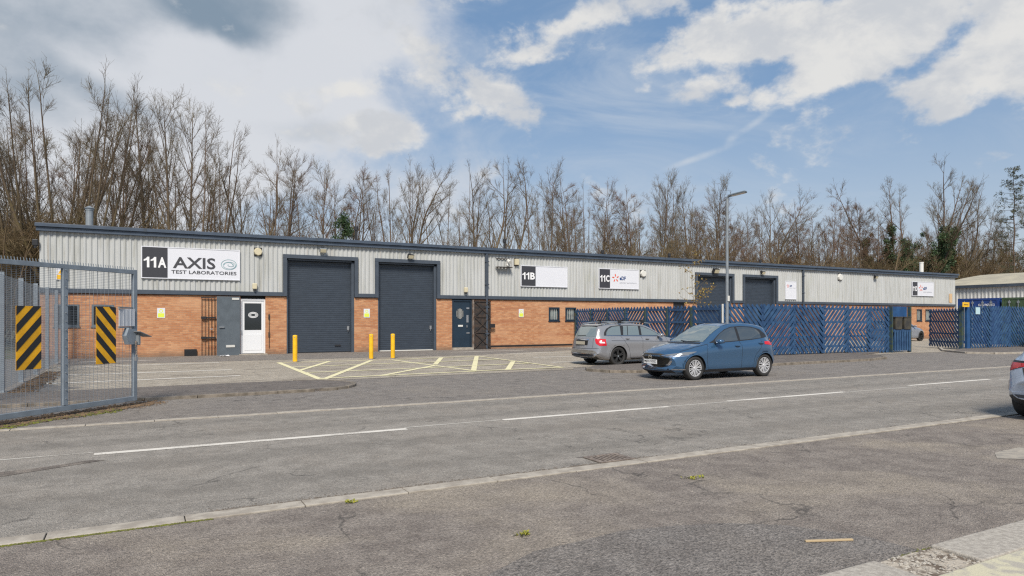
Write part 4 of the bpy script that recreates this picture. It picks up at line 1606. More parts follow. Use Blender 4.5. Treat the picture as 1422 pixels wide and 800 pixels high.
hurdle(leaf, (37.45, 19.95, 0), (39.0, 22.4, 0), '/', 2.12, .12, True)
m = MB()
m.box(37.30, 37.46, 19.78, 19.94, 0, 2.3)
m.build('post', M['post_wood'], leaf)
far = thing('slatted_fence', 'blue diagonal slatted fence at the far right in front of the containers', 'fence', (37.6, 19.8, 0), 0, 'blue slatted fences')
xs = [37.95, 39.9, 41.9, 43.9, 45.9, 47.9]
for i, s in enumerate(['\\', '/', '\\', '/', '\\']):
    hurdle(far, (xs[i], 19.72, 0), (xs[i + 1], 19.72, 0), s, 2.24 + .02 * (i % 2), .10)
fence_posts(far, [(x, 19.72) for x in xs], 2.3)
m = MB()
m.box(37.62, 37.9, 19.7, 19.82, 0, 2.35)
m.build('post', M['fence_blue2'], far)
t = thing('notice', 'pale blue notice on the far right blue fence', 'sign', (38.3, 19.64, 1.85), 0)
m = MB()
m.box(0, .42, -.01, 0, 0, .36)
m.build('plate', mat('pale_blue_notice', (.45, .62, .66), .4), t, local=True)
t = thing('notice', 'small yellow sign on the post beside the open blue gate leaf', 'sign', (37.0, 19.60, 2.22), 0)
m = MB()
m.box(0, .62, -.012, 0, 0, .24)
m.build('plate', M['yellow'], t, local=True)
m = MB()
m = MB()
m.box(.10, .52, -.016, -.013, .09, .13)
m.build('text_bar', M['black'], t, local=True)

# plain blue screen with pallet front and the two black boxes
scr = thing('blue_screen', 'solid blue board screen with vertical pallet boards below at the yard entrance', 'screen', (31.3, 19.7, 0))
m = MB()
m.box(31.25, 32.62, 19.82, 19.87, .1, 2.20)
m.build('board', M['fence_blue2'], scr)
m = MB()
for k in range(7):
    x = 31.29 + k * .192
    m.box(x, x + .12, 19.60, 19.63, .08, 1.05)
m.box(31.26, 32.64, 19.63, 19.80, .98, 1.10)
m.box(31.26, 32.64, 19.64, 19.70, .16, .26)
m.build('pallet_front', M['fence_blue'], scr)
m = MB()
for k in range(2):
    m.box(31.17 + k * 1.46, 31.25 + k * 1.46, 19.65, 19.81, 0, 2.2)
m.build('post', M['post_wood'], scr)
for x, lb in ((31.62, 'black plastic box on the blue pallet front, left one'), (32.32, 'black plastic box on the blue pallet front, right one')):
    t = thing('storage_box', lb, 'box', (x, 19.72, 1.10), 0, 'black boxes at the blue screen')
    m = MB()
    m.prismy([(-.24, 0), (.24, 0), (.27, .55), (-.27, .55)], -.13, .09)
    m.build('body', M['bin_black'], t, local=True, bevel=.02)
    m = MB()
    m.box(-.29, .29, -.15, .10, .555, .61)
    m.build('lid', M['bin_black'], t, local=True, bevel=.015)

# ------------------------------------------------------------------ lamp post
lp = thing('street_lamp', 'tall slim galvanised street lamp with flat head behind the blue hatchback', 'street lamp', (19.35, 18.6, .07))
m = MB()
m.tube((0, 0, 0), (0, 0, 1.3), .085, n=16)
m.tube((0, 0, 1.3), (0, 0, 1.36), .085, .055, n=16, cap=False)
m.tube((0, 0, 1.36), (0, 0, 6.12), .058, .05, n=16)
m.build('pole', M['galv'], lp, local=True, smooth=False)
m = MB()
m.tube((0, 0.02, 6.08), (.02, -.16, 6.16), .035, n=10)
m.build('bracket', M['galv'], lp, local=True)
m = MB()
m.prismy([(-.13, 0), (.13, 0), (.11, .06), (-.11, .06)], -.74, -.08)
o = m.build('lamp_head', M['door_grey'], lp, local=True, bevel=.02)
o.location = (.02, 0.02, 6.12)
o.rotation_euler = (R(-7), 0, R(20))
m = MB()
m.box(-.10, .10, -.70, -.20, -.012, -.001)
o = m.build('lamp_lens', M['offwhite'], lp, local=True)
o.location = (.02, 0.02, 6.12)
o.rotation_euler = (R(-7), 0, R(20))
m = MB()
m.box(-.045, .045, -.085, -.056, 2.2, 2.4)
m.build('id_plate', M['offwhite'], lp, local=True)

# ------------------------------------------------------------------ containers and neighbouring shed
def container(name, label, x0, x1, y0, y1, h, m_):
    t = thing(name, label, 'container', (x0, y0, 0))
    b = MB()
    b.box(x0 + .06, x1, y0 + .04, y1 - .04, .12, h - .05)
    # corrugated long side
    k = x0 + .2
    while k < x1 - .2:
        b.box(k, k + .14, y0 + .005, y0 + .04, .2, h - .15)
        k += .28
    b.build('body', m_, t)
    b = MB()
    for a in ((y0, y0 + .14), (y1 - .14, y1)):
        b.box(x0, x0 + .14, a[0], a[1], 0, h)
    b.box(x0, x0 + .12, y0 + .14, y1 - .14, h - .12, h)
    b.box(x0, x0 + .12, y0 + .14, y1 - .14, 0, .14)
    b.box(x0 + .14, x1, y0, y0 + .06, h - .08, h)
    b.build('frame', m_, t)
    mid = (y0 + y1) / 2
    for a, c in ((y0 + .15, mid - .01), (mid + .01, y1 - .15)):
        b = MB()
        b.box(x0 + .02, x0 + .055, a, c, .15, h - .13)
        d_ = b.build('door', m_, t)
        b = MB()
        for yy in (a + (c - a) * .28, a + (c - a) * .74):
            b.tube((x0 - .02, yy, .18), (x0 - .02, yy, h - .15), .022, n=8)
            b.box(x0 - .04, x0 + .02, yy - .06, yy + .06, h - .34, h - .22)
        b.build('lock_rod', M['galv'], d_)
    return t


cb = container('shipping_container', 'blue shipping container with white serial lettering behind the far blue fence', 47.0, 53.06, 22.75, 25.19, 2.92, M['container_blue'])
cg = container('shipping_container', 'dark green shipping container beside the blue one at the right edge', 47.0, 53.06, 20.15, 22.59, 2.92, M['container_green'])
m = MB()
text_mb(m, 'CLHU 967005 2', 0, 0, .95, .15, -.0, bold=.03)
text_mb(m, '22G1', .55, -.24, .28, .13, -.0, bold=.03)
o = m.build('lettering', M['txt_white'], cb, local=True)
o.rotation_euler = (0, 0, R(-90))
o.location = (.012, 1.20, 2.42)

shed = thing('neighbour_shed', 'neighbouring low shed with cream sheet roof beyond the containers', 'building', (64, 20, 0))
b = MB()
k = 12.0
v = []
pts = []
y = 12.0
while y < 36.2:
    pts += [(y, 0), (y + .1, 0), (y + .14, 1), (y + .22, 1), (y + .26, 0)]
    y += .3
v = [(64.0 - .04 * d, yy, 0) for yy, d in pts] + [(64.0 - .04 * d, yy, 4.35) for yy, d in pts]
n_ = len(pts)
b.add(v, [(i, i + 1, n_ + i + 1, n_ + i) for i in range(n_ - 1)])
b.box(64.05, 84, 12, 36.2, 0, 4.3)
b.build('cladding', cladding_mat('shed_cladding', (.62, .62, .60)), shed, recalc=False)
b = MB()
b.box(63.75, 64.1, 11.9, 36.4, 4.32, 4.56)
b.box(63.86, 64.0, 35.9, 36.25, 0, 4.32)
b.build('gutter', M['trim'], shed)
b = MB()
prof = [(63.8, 4.57), (66, 5.0), (69, 5.5), (72, 5.88), (75, 6.1), (78, 5.85), (84, 4.7)]
v = [(x, 12, z) for x, z in prof] + [(x, 36.45, z) for x, z in prof]
b.add(v, [(i, i + 1, 7 + i + 1, 7 + i) for i in range(6)] + [tuple(range(7)), tuple(range(13, 6, -1))])
b.build('roof', M['roof_cream'], shed)

# orange crates in the yard behind the fence
for x, y, h, lb in ((28.1, 24.5, 1.25, 'orange plastic pallet box seen through the blue fence slats, left one'),
                    (30.9, 25.6, 1.25, 'orange plastic pallet box seen through the blue fence slats, right one')):
    t = thing('pallet_box', lb, 'crate', (x, y, 0), 0, 'orange pallet boxes in the yard')
    m = MB()
    for a in ((-.6, .6, -.5, -.46), (-.6, .6, .46, .5), (-.6, -.56, -.46, .46), (.56, .6, -.46, .46)):
        m.box(a[0], a[1], a[2], a[3], .15, h)
    m.box(-.56, .56, -.46, .46, .15, .2)
    for k in range(5):
        m.box(-.5 + k * .25, -.45 + k * .25, -.53, -.501, .15, h)
    m.build('body', M['orange_pl'], t, local=True)
    m = MB()
    for k in (-.5, 0, .42):
        m.box(k, k + .1, -.5, .5, 0, .149)
    m.build('feet', M['orange_pl'], t, local=True)

# ------------------------------------------------------------------ cars
def interp(keys, x):
    """monotone cubic through (x, value) keys"""
    xs_ = [k[0] for k in keys]
    ys_ = [k[1] for k in keys]
    n = len(xs_)
    if x <= xs_[0]:
        return ys_[0]
    if x >= xs_[-1]:
        return ys_[-1]
    d = [(ys_[i + 1] - ys_[i]) / (xs_[i + 1] - xs_[i]) for i in range(n - 1)]
    mm = [d[0]] + [0 if d[i - 1] * d[i] <= 0 else 2 * d[i - 1] * d[i] / (d[i - 1] + d[i]) for i in range(1, n - 1)] + [d[-1]]
    i = max(j for j in range(n - 1) if xs_[j] <= x)
    h = xs_[i + 1] - xs_[i]
    t = (x - xs_[i]) / h
    return ((2 * t ** 3 - 3 * t ** 2 + 1) * ys_[i] + (t ** 3 - 2 * t ** 2 + t) * h * mm[i] +
            (-2 * t ** 3 + 3 * t ** 2) * ys_[i + 1] + (t ** 3 - t ** 2) * h * mm[i + 1])


def catmull(pts, sub):
    out = []
    n = len(pts)
    for i in range(n - 1):
        p0, p1, p2, p3 = pts[max(i - 1, 0)], pts[i], pts[i + 1], pts[min(i + 2, n - 1)]
        for k in range(sub[i]):
            t = k / sub[i]
            out.append(tuple(0.5 * (2 * p1[j] + (p2[j] - p0[j]) * t + (2 * p0[j] - 5 * p1[j] + 4 * p2[j] - p3[j]) * t * t +
                                    (3 * p1[j] - p0[j] - 3 * p2[j] + p3[j]) * t ** 3) for j in (0, 1)))
    out.append(pts[-1])
    return out


def car(name, label, group, S, paint, loc, rz, glass=None):
    L = S['L']
    root = thing(name, label, 'car', loc, rz, group)
    glass = glass or M['car_glass']
    st = sorted(set([0, .015, .04, .08, .14, .22, .32] + [.32 + (L - .64) * i / 64 for i in range(65)] + [L - .32, L - .22, L - .14, L - .08, L - .04, L - .015, L]))
    rings = []
    for x in st:
        g = lambda k: interp(S[k], x)
        top, zg, zs, zb = g('top'), g('zg'), g('zs'), g('zb')
        zg = min(zg, top - .015)
        zs = min(zs, zg - .02)
        zr = top - g('crown')
        zr = max(zr, zg + .005)
        wg, ws, wm, wr, wb = g('wg'), g('ws'), g('wm'), g('wr'), g('wb')
        p = [(0, zb), (wb * .7, zb), (wb, zb + .015), (wm, zb + .12), (wm + .004, (zb + zs) * .5 + .02), (ws, zs), (wg, zg), (wr, zr), (wr * .55, zr + (top - zr) * .75), (0, top)]
        half = catmull(p, [2, 2, 3, 3, 4, 5, 5, 4, 3])
        rings.append(half)
    nh = len(rings[0])
    W_ = max(k[1] for k in S['wm'])

    def bow(x, y):
        t = min(1, abs(y) / W_)
        f = max(0, 1 - x / .9)
        r = max(0, 1 - (L - x) / .7)
        return x + S['bow'] * t ** 2.4 * f ** 1.3 - S['rbow'] * t ** 2.6 * r ** 1.3

    V, F = [], []
    n2 = 2 * nh - 2
    for x, h in zip(st, rings):
        ring = [(y, z) for y, z in h] + [(-y, z) for y, z in h[-2:0:-1]]
        for y, z in ring:
            V.append((bow(x, y) - L / 2, y, z))
    for i in range(len(st) - 1):
        for j in range(n2):
            a, b_ = i * n2 + j, i * n2 + (j + 1) % n2
            F.append((a, b_, b_ + n2, a + n2))
    # end caps: rows across
    for i in (0, len(st) - 1):
        o = i * n2
        for j in range(nh - 1):
            l0, l1 = j, j + 1
            r0, r1 = (n2 - j) % n2, (n2 - j - 1) % n2
            q = [o + l0, o + l1, o + r1, o + r0]
            q2 = []
            for w in q:
                if w not in q2:
                    q2.append(w)
            if len(q2) > 2:
                F.append(tuple(q2))
    me = bpy.data.meshes.new('body')
    me.from_pydata(V, [], F)
    bm = bmesh.new()
    bm.from_mesh(me)
    bmesh.ops.recalc_face_normals(bm, faces=bm.faces)
    bm.to_mesh(me)
    bm.free()
    me.materials.append(paint)
    me.materials.append(M['hub_dark'])
    body = bpy.data.objects.new('body', me)
    C.objects.link(body)
    bvh = BVHTree.FromPolygons([v.co.copy() for v in me.vertices], [tuple(p.vertices) for p in me.polygons])
    # wheel arches cut out
    cm = MB()
    ra = S['ra']
    axles = [S['fa'] - L / 2, S['rx'] - L / 2]
    rw = S['rw']
    for ax in axles:
        for s in (1, -1):
            cm.tube((ax, s * (W_ - .26), rw), (ax, s * (W_ + .1), rw), ra, n=40)
    cut = cm.build('cutter', [paint, M['hub_dark']], None)
    cut.data.polygons.foreach_set('material_index', [1] * len(cut.data.polygons))
    bo = body.modifiers.new('b', 'BOOLEAN')
    bo.operation = 'DIFFERENCE'
    bo.solver = 'EXACT'
    bo.object = cut
    dg = bpy.context.evaluated_depsgraph_get()
    nm = bpy.data.meshes.new_from_object(body.evaluated_get(dg))
    body.modifiers.clear()
    nm.materials.clear()
    nm.materials.append(paint)
    nm.materials.append(M['hub_dark'])
    nm.name = 'body'
    body.data = nm
    bpy.data.objects.remove(cut)
    for p in nm.polygons:
        c = p.center
        inside = False
        for ax in axles:
            r = math.hypot(c.x - ax, c.z - rw)
            if r < ra + .012 and abs(c.y) < W_ - .03 and abs(c.y) > W_ - .30:
                inside = True
        p.material_index = 1 if (inside or p.center.z < S['zb'][2][1] + .012 and p.normal.z < -.6) else 0
        p.use_smooth = not inside
    body.parent = root

    def decal(nm_, poly, axis, m, parent=None, off=.004, sub=5, sides=(1,), smooth=True, solid=.0):
        """polygon laid on the body surface.  axis 'side': poly in (x, z); 'front'/'rear': poly in (y, z); 'top': (x, y)
        or a tuple (direction) with poly in (t, z), t measured along the horizontal across the direction"""
        out = []
        for s in sides:
            b2 = bmesh.new()
            if axis == 'side':
                pts = [(x - L / 2, s * 3, z) for x, z in poly]
                d = Vector((0, -s, 0))
            elif axis == 'front':
                pts = [(-4, y * s, z) for y, z in poly]
                d = Vector((1, 0, 0))
            elif axis == 'rear':
                pts = [(4, y * s, z) for y, z in poly]
                d = Vector((-1, 0, 0))
            elif axis == 'top':
                pts = [(x - L / 2, y * s, 3) for x, y in poly]
                d = Vector((0, 0, -1))
            else:                                 # corner view: direction given, poly in (t, z), t from the corner outwards
                d = Vector((axis[0], axis[1] * s, 0)).normalized()
                tx = Vector((-d.y, d.x, 0)) * s
                o = Vector((axis[2] - L / 2, axis[3] * s, 0))
                pts = [tuple(o + tx * t_ + Vector((0, 0, z)) - d * 2) for t_, z in poly]
            vs_2 = [b2.verts.new(p) for p in pts]
            b2.faces.new(vs_2)
            bmesh.ops.triangulate(b2, faces=b2.faces)
            for _ in range(sub):
                es = [e for e in b2.edges if e.calc_length() > .07]
                if not es:
                    break
                bmesh.ops.subdivide_edges(b2, edges=es, cuts=1, use_grid_fill=False)
                bmesh.ops.triangulate(b2, faces=b2.faces)
            for v in b2.verts:
                hit = bvh.ray_cast(v.co, d, 8)
                if hit[0] is not None:
                    nn = hit[1]
                    if nn.dot(d) > 0:
                        nn = -nn
                    v.co = hit[0] + nn * off
                else:
                    v.tag = True
            dead = [v for v in b2.verts if v.tag]
            bmesh.ops.delete(b2, geom=dead, context='VERTS')
            bmesh.ops.recalc_face_normals(b2, faces=b2.faces)
            mm_ = bpy.data.meshes.new(nm_)
            b2.to_mesh(mm_)
            b2.free()
            mm_.materials.append(m)
            if smooth:
                mm_.polygons.foreach_set('use_smooth', [True] * len(mm_.polygons))
            o_ = bpy.data.objects.new(nm_, mm_)
            C.objects.link(o_)
            o_.parent = parent or root
            out.append(o_)
        return out

    def line(pts, w=.008):
        """thin polygon along a polyline"""
        a, b_ = [], []
        for i, p in enumerate(pts):
            q0 = Vector(pts[max(i - 1, 0)])
            q1 = Vector(pts[min(i + 1, len(pts) - 1)])
            t_ = (q1 - q0).normalized()
            nn = Vector((-t_.y, t_.x)) * w / 2
            a.append(tuple(Vector(p) + nn))
            b_.append(tuple(Vector(p) - nn))
        return a + b_[::-1]

    # wheels
    for ax in axles:
        for s in (1, -1):
            wy = s * (W_ - .02)
            wt = MB()
            prof = [(rw - .13, -.19), (rw - .10, -.2), (rw - .02, -.20), (rw, -.175), (rw, -.03), (rw - .02, -.005), (rw - .06, 0), (rw - .092, -.010), (rw - .10, -.04)]
            n = 40
            for k, (r, yy) in enumerate(prof):
                for i in range(n):
                    a = 2 * math.pi * i / n
                    wt.v.append((ax + r * math.cos(a), wy + yy * s, rw + r * math.sin(a)))
            for k in range(len(prof) - 1):
                for i in range(n):
                    wt.f.append((k * n + i, k * n + (i + 1) % n, (k + 1) * n + (i + 1) % n, (k + 1) * n + i))
            wt.m = [0] * len(wt.f)
            wh = wt.build('wheel', M['tyre'], root, local=True, smooth=True)
            r0 = rw - .098
            wb2 = MB()
            wb2.tube((ax, wy - s * .10, rw), (ax, wy - s * .12, rw), r0 + .01, n=32)
            wb2.build('brake_disc', M['hub_dark'], wh, local=True)
            rm = MB()
            for i in range(n):                     # rim lip
                a0, a1 = 2 * math.pi * i / n, 2 * math.pi * (i + 1) / n
                q = []
                for r, yy in ((r0 + .002, -.012), (r0 - .012, -.012), (r0 - .02, -.07)):
                    q.append([(ax + r * math.cos(a), wy + yy * s, rw + r * math.sin(a)) for a in (a0, a1)])
                for k in range(2):
                    rm.add([q[k][0], q[k][1], q[k + 1][1], q[k + 1][0]], [(0, 1, 2, 3)])
            ns = S['spokes']
            for i in range(ns):
                a = 2 * math.pi * i / ns + .2
                for da in S['split']:
                    p0_ = Vector((ax + .035 * math.cos(a), wy - s * .03, rw + .035 * math.sin(a)))
                    p1_ = Vector((ax + (r0 - .004) * math.cos(a + da), wy - s * .022, rw + (r0 - .004) * math.sin(a + da)))
                    rm.bar(p0_, p1_, S['sw'], .02, (0, 1, 0))
            rm.tube((ax, wy - s * .05, rw), (ax, wy - s * .012, rw), .045, n=16)
            rm.build('rim', S['rimm'], wh, local=True)
            if S.get('hubcap'):
                hc = MB()
                hc.tube((ax, wy - s * .012, rw), (ax, wy - s * .006, rw), .028, n=14)
                hc.build('hub_cap', M['galv'], wh, local=True)
    # glass: dark surround, then panes
    both = (1, -1)
    decal('window_surround', S['dlo'], 'side', M['black'], sides=both, off=.003)
    for w in S['panes']:
        decal('side_window', w, 'side', S.get('sideglass', glass), sides=both, off=.006)
    decal('windscreen', S['ws_poly'], 'front', S.get('wsglass', glass), off=.005)
    decal('rear_window', S['rw_poly'], 'rear', S.get('rearglass', glass), off=.005)
    for l_ in S['seams']:
        decal('door_seam', line(l_), 'side', M['black'], sides=both, off=.0025)
    for fn in S['extras']:
        fn(decal, root, L, W_, line)
    # door handles
    for hx, hz_ in S['handles']:
        for s in both:
            hit = bvh.ray_cast(Vector((hx - L / 2, s * 3, hz_)), Vector((0, -s, 0)), 6)
            y = hit[0].y
            h_ = MB()
            h_.box(hx - L / 2 - .09, hx - L / 2 + .09, y - .022 if s > 0 else y - .03, y + .03 if s > 0 else y + .022, hz_ - .014, hz_ + .016)
            h_.build('door_handle', paint, root, local=True, bevel=.008)
            decal('handle_recess', [(hx - .08 + .16 * (.5 + .5 * math.cos(q * .5236)), hz_ - .012 + .032 * math.sin(q * .5236)) for q in range(12)], 'side', M['black'], sides=(s,), off=.003)
    # mirrors
    mx, mz, my = S['mirror']
    for s in both:
        h_ = MB()
        cxs = [(0, .5), (.03, .9), (.08, 1.0), (.13, .95), (.16, .8)]
        v = []
        for dx, sc in cxs:
            for a in range(12):
                t_ = 2 * math.pi * a / 12
                v.append((mx - L / 2 + dx - .05, s * (my + .10) + .105 * sc * math.copysign(abs(math.cos(t_)) ** .7, math.cos(t_)), mz + .06 * sc * math.copysign(abs(math.sin(t_)) ** .7, math.sin(t_))))
        f = [(k * 12 + i, k * 12 + (i + 1) % 12, (k + 1) * 12 + (i + 1) % 12, (k + 1) * 12 + i) for k in range(4) for i in range(12)] + [tuple(range(12)), tuple(range(48, 60))]
        h_.add(v, f)
        mo = h_.build('mirror', paint, root, local=True, smooth=True)
        h_ = MB()
        h_.bar((mx - L / 2 + .02, s * (my - .10), mz - .05), (mx - L / 2 + .02, s * (my + .08), mz - .035), .07, .035)
        h_.build('mirror_arm', M['black'], mo, local=True)
        h_ = MB()
        h_.box(mx - L / 2 + .111, mx - L / 2 + .114, s * (my + .10) - .085, s * (my + .10) + .085, mz - .045, mz + .045)
        h_.build('mirror_glass', M['chrome'], mo, local=True)
    return root


def plate(root, x, z, txt, m, w=.52, h=.112, face=-1, tilt=0, L=0):
    p = MB()
    p.box(-w / 2, w / 2, -.006, .006, -h / 2, h / 2)
    o = p.build('number_plate', m, root, local=True)
    o.location = (x, 0, z)
    o.rotation_euler = (tilt, 0, R(-90) if face < 0 else R(90))
    if txt:
        q = MB()
        text_mb(q, txt, -w / 2 + .03, -h * .32, w - .06, h * .64, -.008, bold=.02)
        q.build('plate_lettering', M['black'], o, local=True)
    return o


# --- blue hatchback
def hatch_extras(decal, root, L, W_, line):
    # grille with chrome wing, front face
    g = [(-.53, .64), (-.51, .50), (-.38, .40), (-.2, .365), (.2, .365), (.38, .40), (.51, .50), (.53, .64), (.3, .69), (-.3, .69)]
    big = [(-.60, .655), (-.575, .50), (-.43, .36), (-.2, .315), (.2, .315), (.43, .36), (.575, .50), (.60, .655), (.52, .635), (.495, .51), (.375, .41), (.2, .375),
           (-.2, .375), (-.375, .41), (-.495, .51), (-.52, .635)]
    decal('grille', g, 'front', M['bin_black'], off=.004)
    decal('grille_surround', big, 'front', M['chrome'], off=.008, smooth=True)
    decal('lower_intake', [(-.62, .20), (-.58, .27), (.58, .27), (.62, .20)], 'front', M['black'], off=.004)
    decal('front_splitter', [(-.80, .165), (-.8, .19), (.8, .19), (.8, .165)], 'front', M['black'], off=.006)
    for s in (1, -1):
        decal('headlight', [(-.50, .66), (-.38, .645), (-.12, .64), (.08, .66), (.26, .735), (.27, .75), (.0, .73), (-.30, .69)], (1, -.75, .45, .78), M['lamp'], off=.005, sides=(s,))
        decal('headlight_lens', [(-.10 + .05 * math.cos(R(30 * k_)), .682 + .02 * math.sin(R(30 * k_))) for k_ in range(12)], (1, -.75, .45, .78), M['lamp_lens'], off=.008, sides=(s,))
        decal('headlight_trim', [(-.56, .655), (-.42, .635), (-.12, .63), (.12, .655), (.10, .64), (-.12, .612), (-.42, .618), (-.58, .64)], (1, -.75, .45, .78), M['chrome'], off=.007, sides=(s,))
        decal('fog_trim', [(-.44, .275), (.10, .275), (.11, .30), (-.43, .30)], (1, -.75, .45, .78), M['chrome'], off=.006, sides=(s,))
        decal('tail_light', [(-.30, .90), (.02, .86), (.26, .90), (.30, .96), (.05, .985), (-.25, .97)], (-1, -.9, L - .42, .72), M['tail'], off=.008, sides=(s,))
    b_ = MB()
    pts = [(-.055, .0), (-.03, .035), (0, -.005), (.03, .035), (.055, 0)]
    for q0, q1 in zip(pts[:-1], pts[1:]):
        b_.bar((0, q0[0], q0[1]), (0, q1[0], q1[1]), .012, .01, (1, 0, 0))
    for k in range(16):
        a0, a1 = 2 * math.pi * k / 16, 2 * math.pi * (k + 1) / 16
        b_.bar((0, .068 * math.cos(a0), .052 * math.sin(a0)), (0, .068 * math.cos(a1), .052 * math.sin(a1)), .010, .009, (1, 0, 0))
    o = b_.build('emblem', M['chrome'], root, local=True)
    o.location = (-L / 2 - .022, 0, .595)
    plate(root, -L / 2 - .02, .475, 'MJ73 VOZ', M['plate_w'])
    plate(root, L / 2 - .02, .62, '', M['plate_w'], face=1)
    b_ = MB()
    b_.add([(L / 2 - .95, -.01, 1.485), (L / 2 - .70, -.01, 1.455), (L / 2 - .76, 0, 1.535), (L / 2 - .95, .01, 1.485), (L / 2 - .70, .01, 1.455)], [(0, 1, 2), (4, 3, 2), (0, 2, 3), (1, 4, 2)])
    b_.build('roof_fin', M['car_blue'], root, local=True)
    decal('wiper', line([(-.50, 1.0), (-.1, .975), (.18, 1.0)], .016), 'front', M['black'], off=.014)
    decal('cowl', [(-.62, .935), (.62, .935), (.60, .965), (-.60, .965)], 'front', M['black'], off=.004)
    decal('sill', line([(.95, .235), (3.05, .235)], .055), 'side', M['black'], sides=(1, -1), off=.003)
    decal('roof_line', line([(2.1, .50), (3.4, .46)], .012), 'top', M['black'], sides=(1, -1), off=.002)
    decal('wheel_arch', [(S_h['fa'] + (.37 if k < 13 else .345) * math.cos(R(15 * (k if k < 13 else 25 - k))), .315 + (.37 if k < 13 else .345) * math.sin(R(15 * (k if k < 13 else 25 - k)))) for k in range(26)],
          'side', M['car_blue'], sides=(1, -1), off=.012)
    decal('wheel_arch', [(S_h['rx'] + (.37 if k < 13 else .345) * math.cos(R(15 * (k if k < 13 else 25 - k))), .315 + (.37 if k < 13 else .345) * math.sin(R(15 * (k if k < 13 else 25 - k)))) for k in range(26)],
          'side', M['car_blue'], sides=(1, -1), off=.012)


S_h = dict(L=4.07, fa=.80, rx=3.37, rw=.315, ra=.352, bow=.42, rbow=.26,
           top=[(0, .62), (.03, .68), (.10, .74), (.35, .83), (.8, .915), (1.12, .97), (1.22, 1.0), (1.5, 1.175), (1.8, 1.33), (2.05, 1.425), (2.35, 1.48), (2.75, 1.495), (3.2, 1.475),
                (3.55, 1.425), (3.68, 1.38), (3.82, 1.20), (3.93, 1.04), (3.99, .95), (4.03, .82), (4.07, .60)],
           zg=[(0, .57), (.1, .66), (.4, .77), (.8, .86), (1.15, .915), (1.5, .945), (2.2, .975), (3.0, 1.03), (3.45, 1.09), (3.7, 1.05), (3.95, .90), (4.07, .56)],
           zs=[(0, .50), (.15, .58), (.4, .66), (.8, .74), (1.2, .80), (2, .83), (3, .88), (3.55, .91), (3.9, .82), (4.07, .50)],
           zb=[(0, .26), (.15, .19), (.5, .175), (3.5, .18), (3.9, .24), (4.07, .34)],
           wg=[(0, .60), (.2, .68), (.6, .715), (1.2, .73), (2, .74), (2.8, .725), (3.4, .69), (3.8, .64), (4.07, .58)],
           ws=[(0, .66), (.15, .74), (.5, .815), (.85, .838), (1.4, .828), (2, .83), (2.8, .835), (3.35, .845), (3.7, .81), (3.95, .74), (4.07, .66)],
           wm=[(0, .68), (.15, .76), (.45, .83), (.8, .847), (1.3, .83), (2, .825), (2.9, .83), (3.35, .847), (3.7, .83), (3.95, .77), (4.07, .70)],
           wr=[(0, .42), (.6, .54), (1.1, .62), (1.25, .64), (1.6, .60), (2.05, .56), (2.6, .55), (3.2, .53), (3.6, .51), (3.9, .52), (4.07, .45)],
           wb=[(0, .56), (.3, .70), (1, .76), (3.2, .76), (4.07, .60)],
           crown=[(0, .02), (.6, .035), (1.1, .035), (1.6, .05), (2.3, .055), (3.4, .05), (4.07, .03)],
           dlo=[(1.38, .965), (1.55, 1.03), (1.80, 1.19), (2.05, 1.315), (2.3, 1.385), (2.65, 1.405), (3.1, 1.385), (3.42, 1.315), (3.62, 1.18), (3.66, 1.10), (3.5, 1.075), (3.0, 1.025), (2.3, .985), (1.7, .96)],
           panes=[[(1.60, .99), (1.62, 1.05), (1.85, 1.20), (2.08, 1.305), (2.3, 1.36), (2.42, 1.372), (2.44, 1.01), (2.0, .99)],
                  [(2.53, 1.02), (2.51, 1.378), (2.85, 1.375), (3.15, 1.35), (3.28, 1.31), (3.38, 1.22), (3.37, 1.075), (3.0, 1.045)]],
           ws_poly=[(-.62, .985), (-.58, 1.12), (-.515, 1.385), (-.3, 1.41), (0, 1.42), (.3, 1.41), (.515, 1.385), (.58, 1.12), (.62, .985), (.3, .975), (-.3, .975)],
           rw_poly=[(-.50, 1.07), (-.46, 1.33), (.46, 1.33), (.50, 1.07)],
           seams=[[(1.30, .93), (1.22, .80), (1.20, .5), (1.24, .27)], [(2.48, 1.0), (2.50, .7), (2.46, .27)], [(3.30, 1.02), (3.2, .80), (3.02, .62), (2.96, .5), (2.93, .27)], [(1.24, .27), (2.93, .27)],
                  [(.42, .75), (.85, .86), (1.30, .93)]],
           handles=[(2.32, .87), (3.22, .93)], mirror=(1.56, 1.0, .80), spokes=10, split=(-.13, .13), sw=.019, rimm=M['rim'], wsglass=M['car_glass_lt'],
           extras=[hatch_extras])
car('blue_hatchback', 'metallic blue hatchback parked facing left in the lay-by in front of the slatted fence', None, S_h, M['car_blue'],
    (11.90 + 2.035, 13.27 + .85, 0), 0)


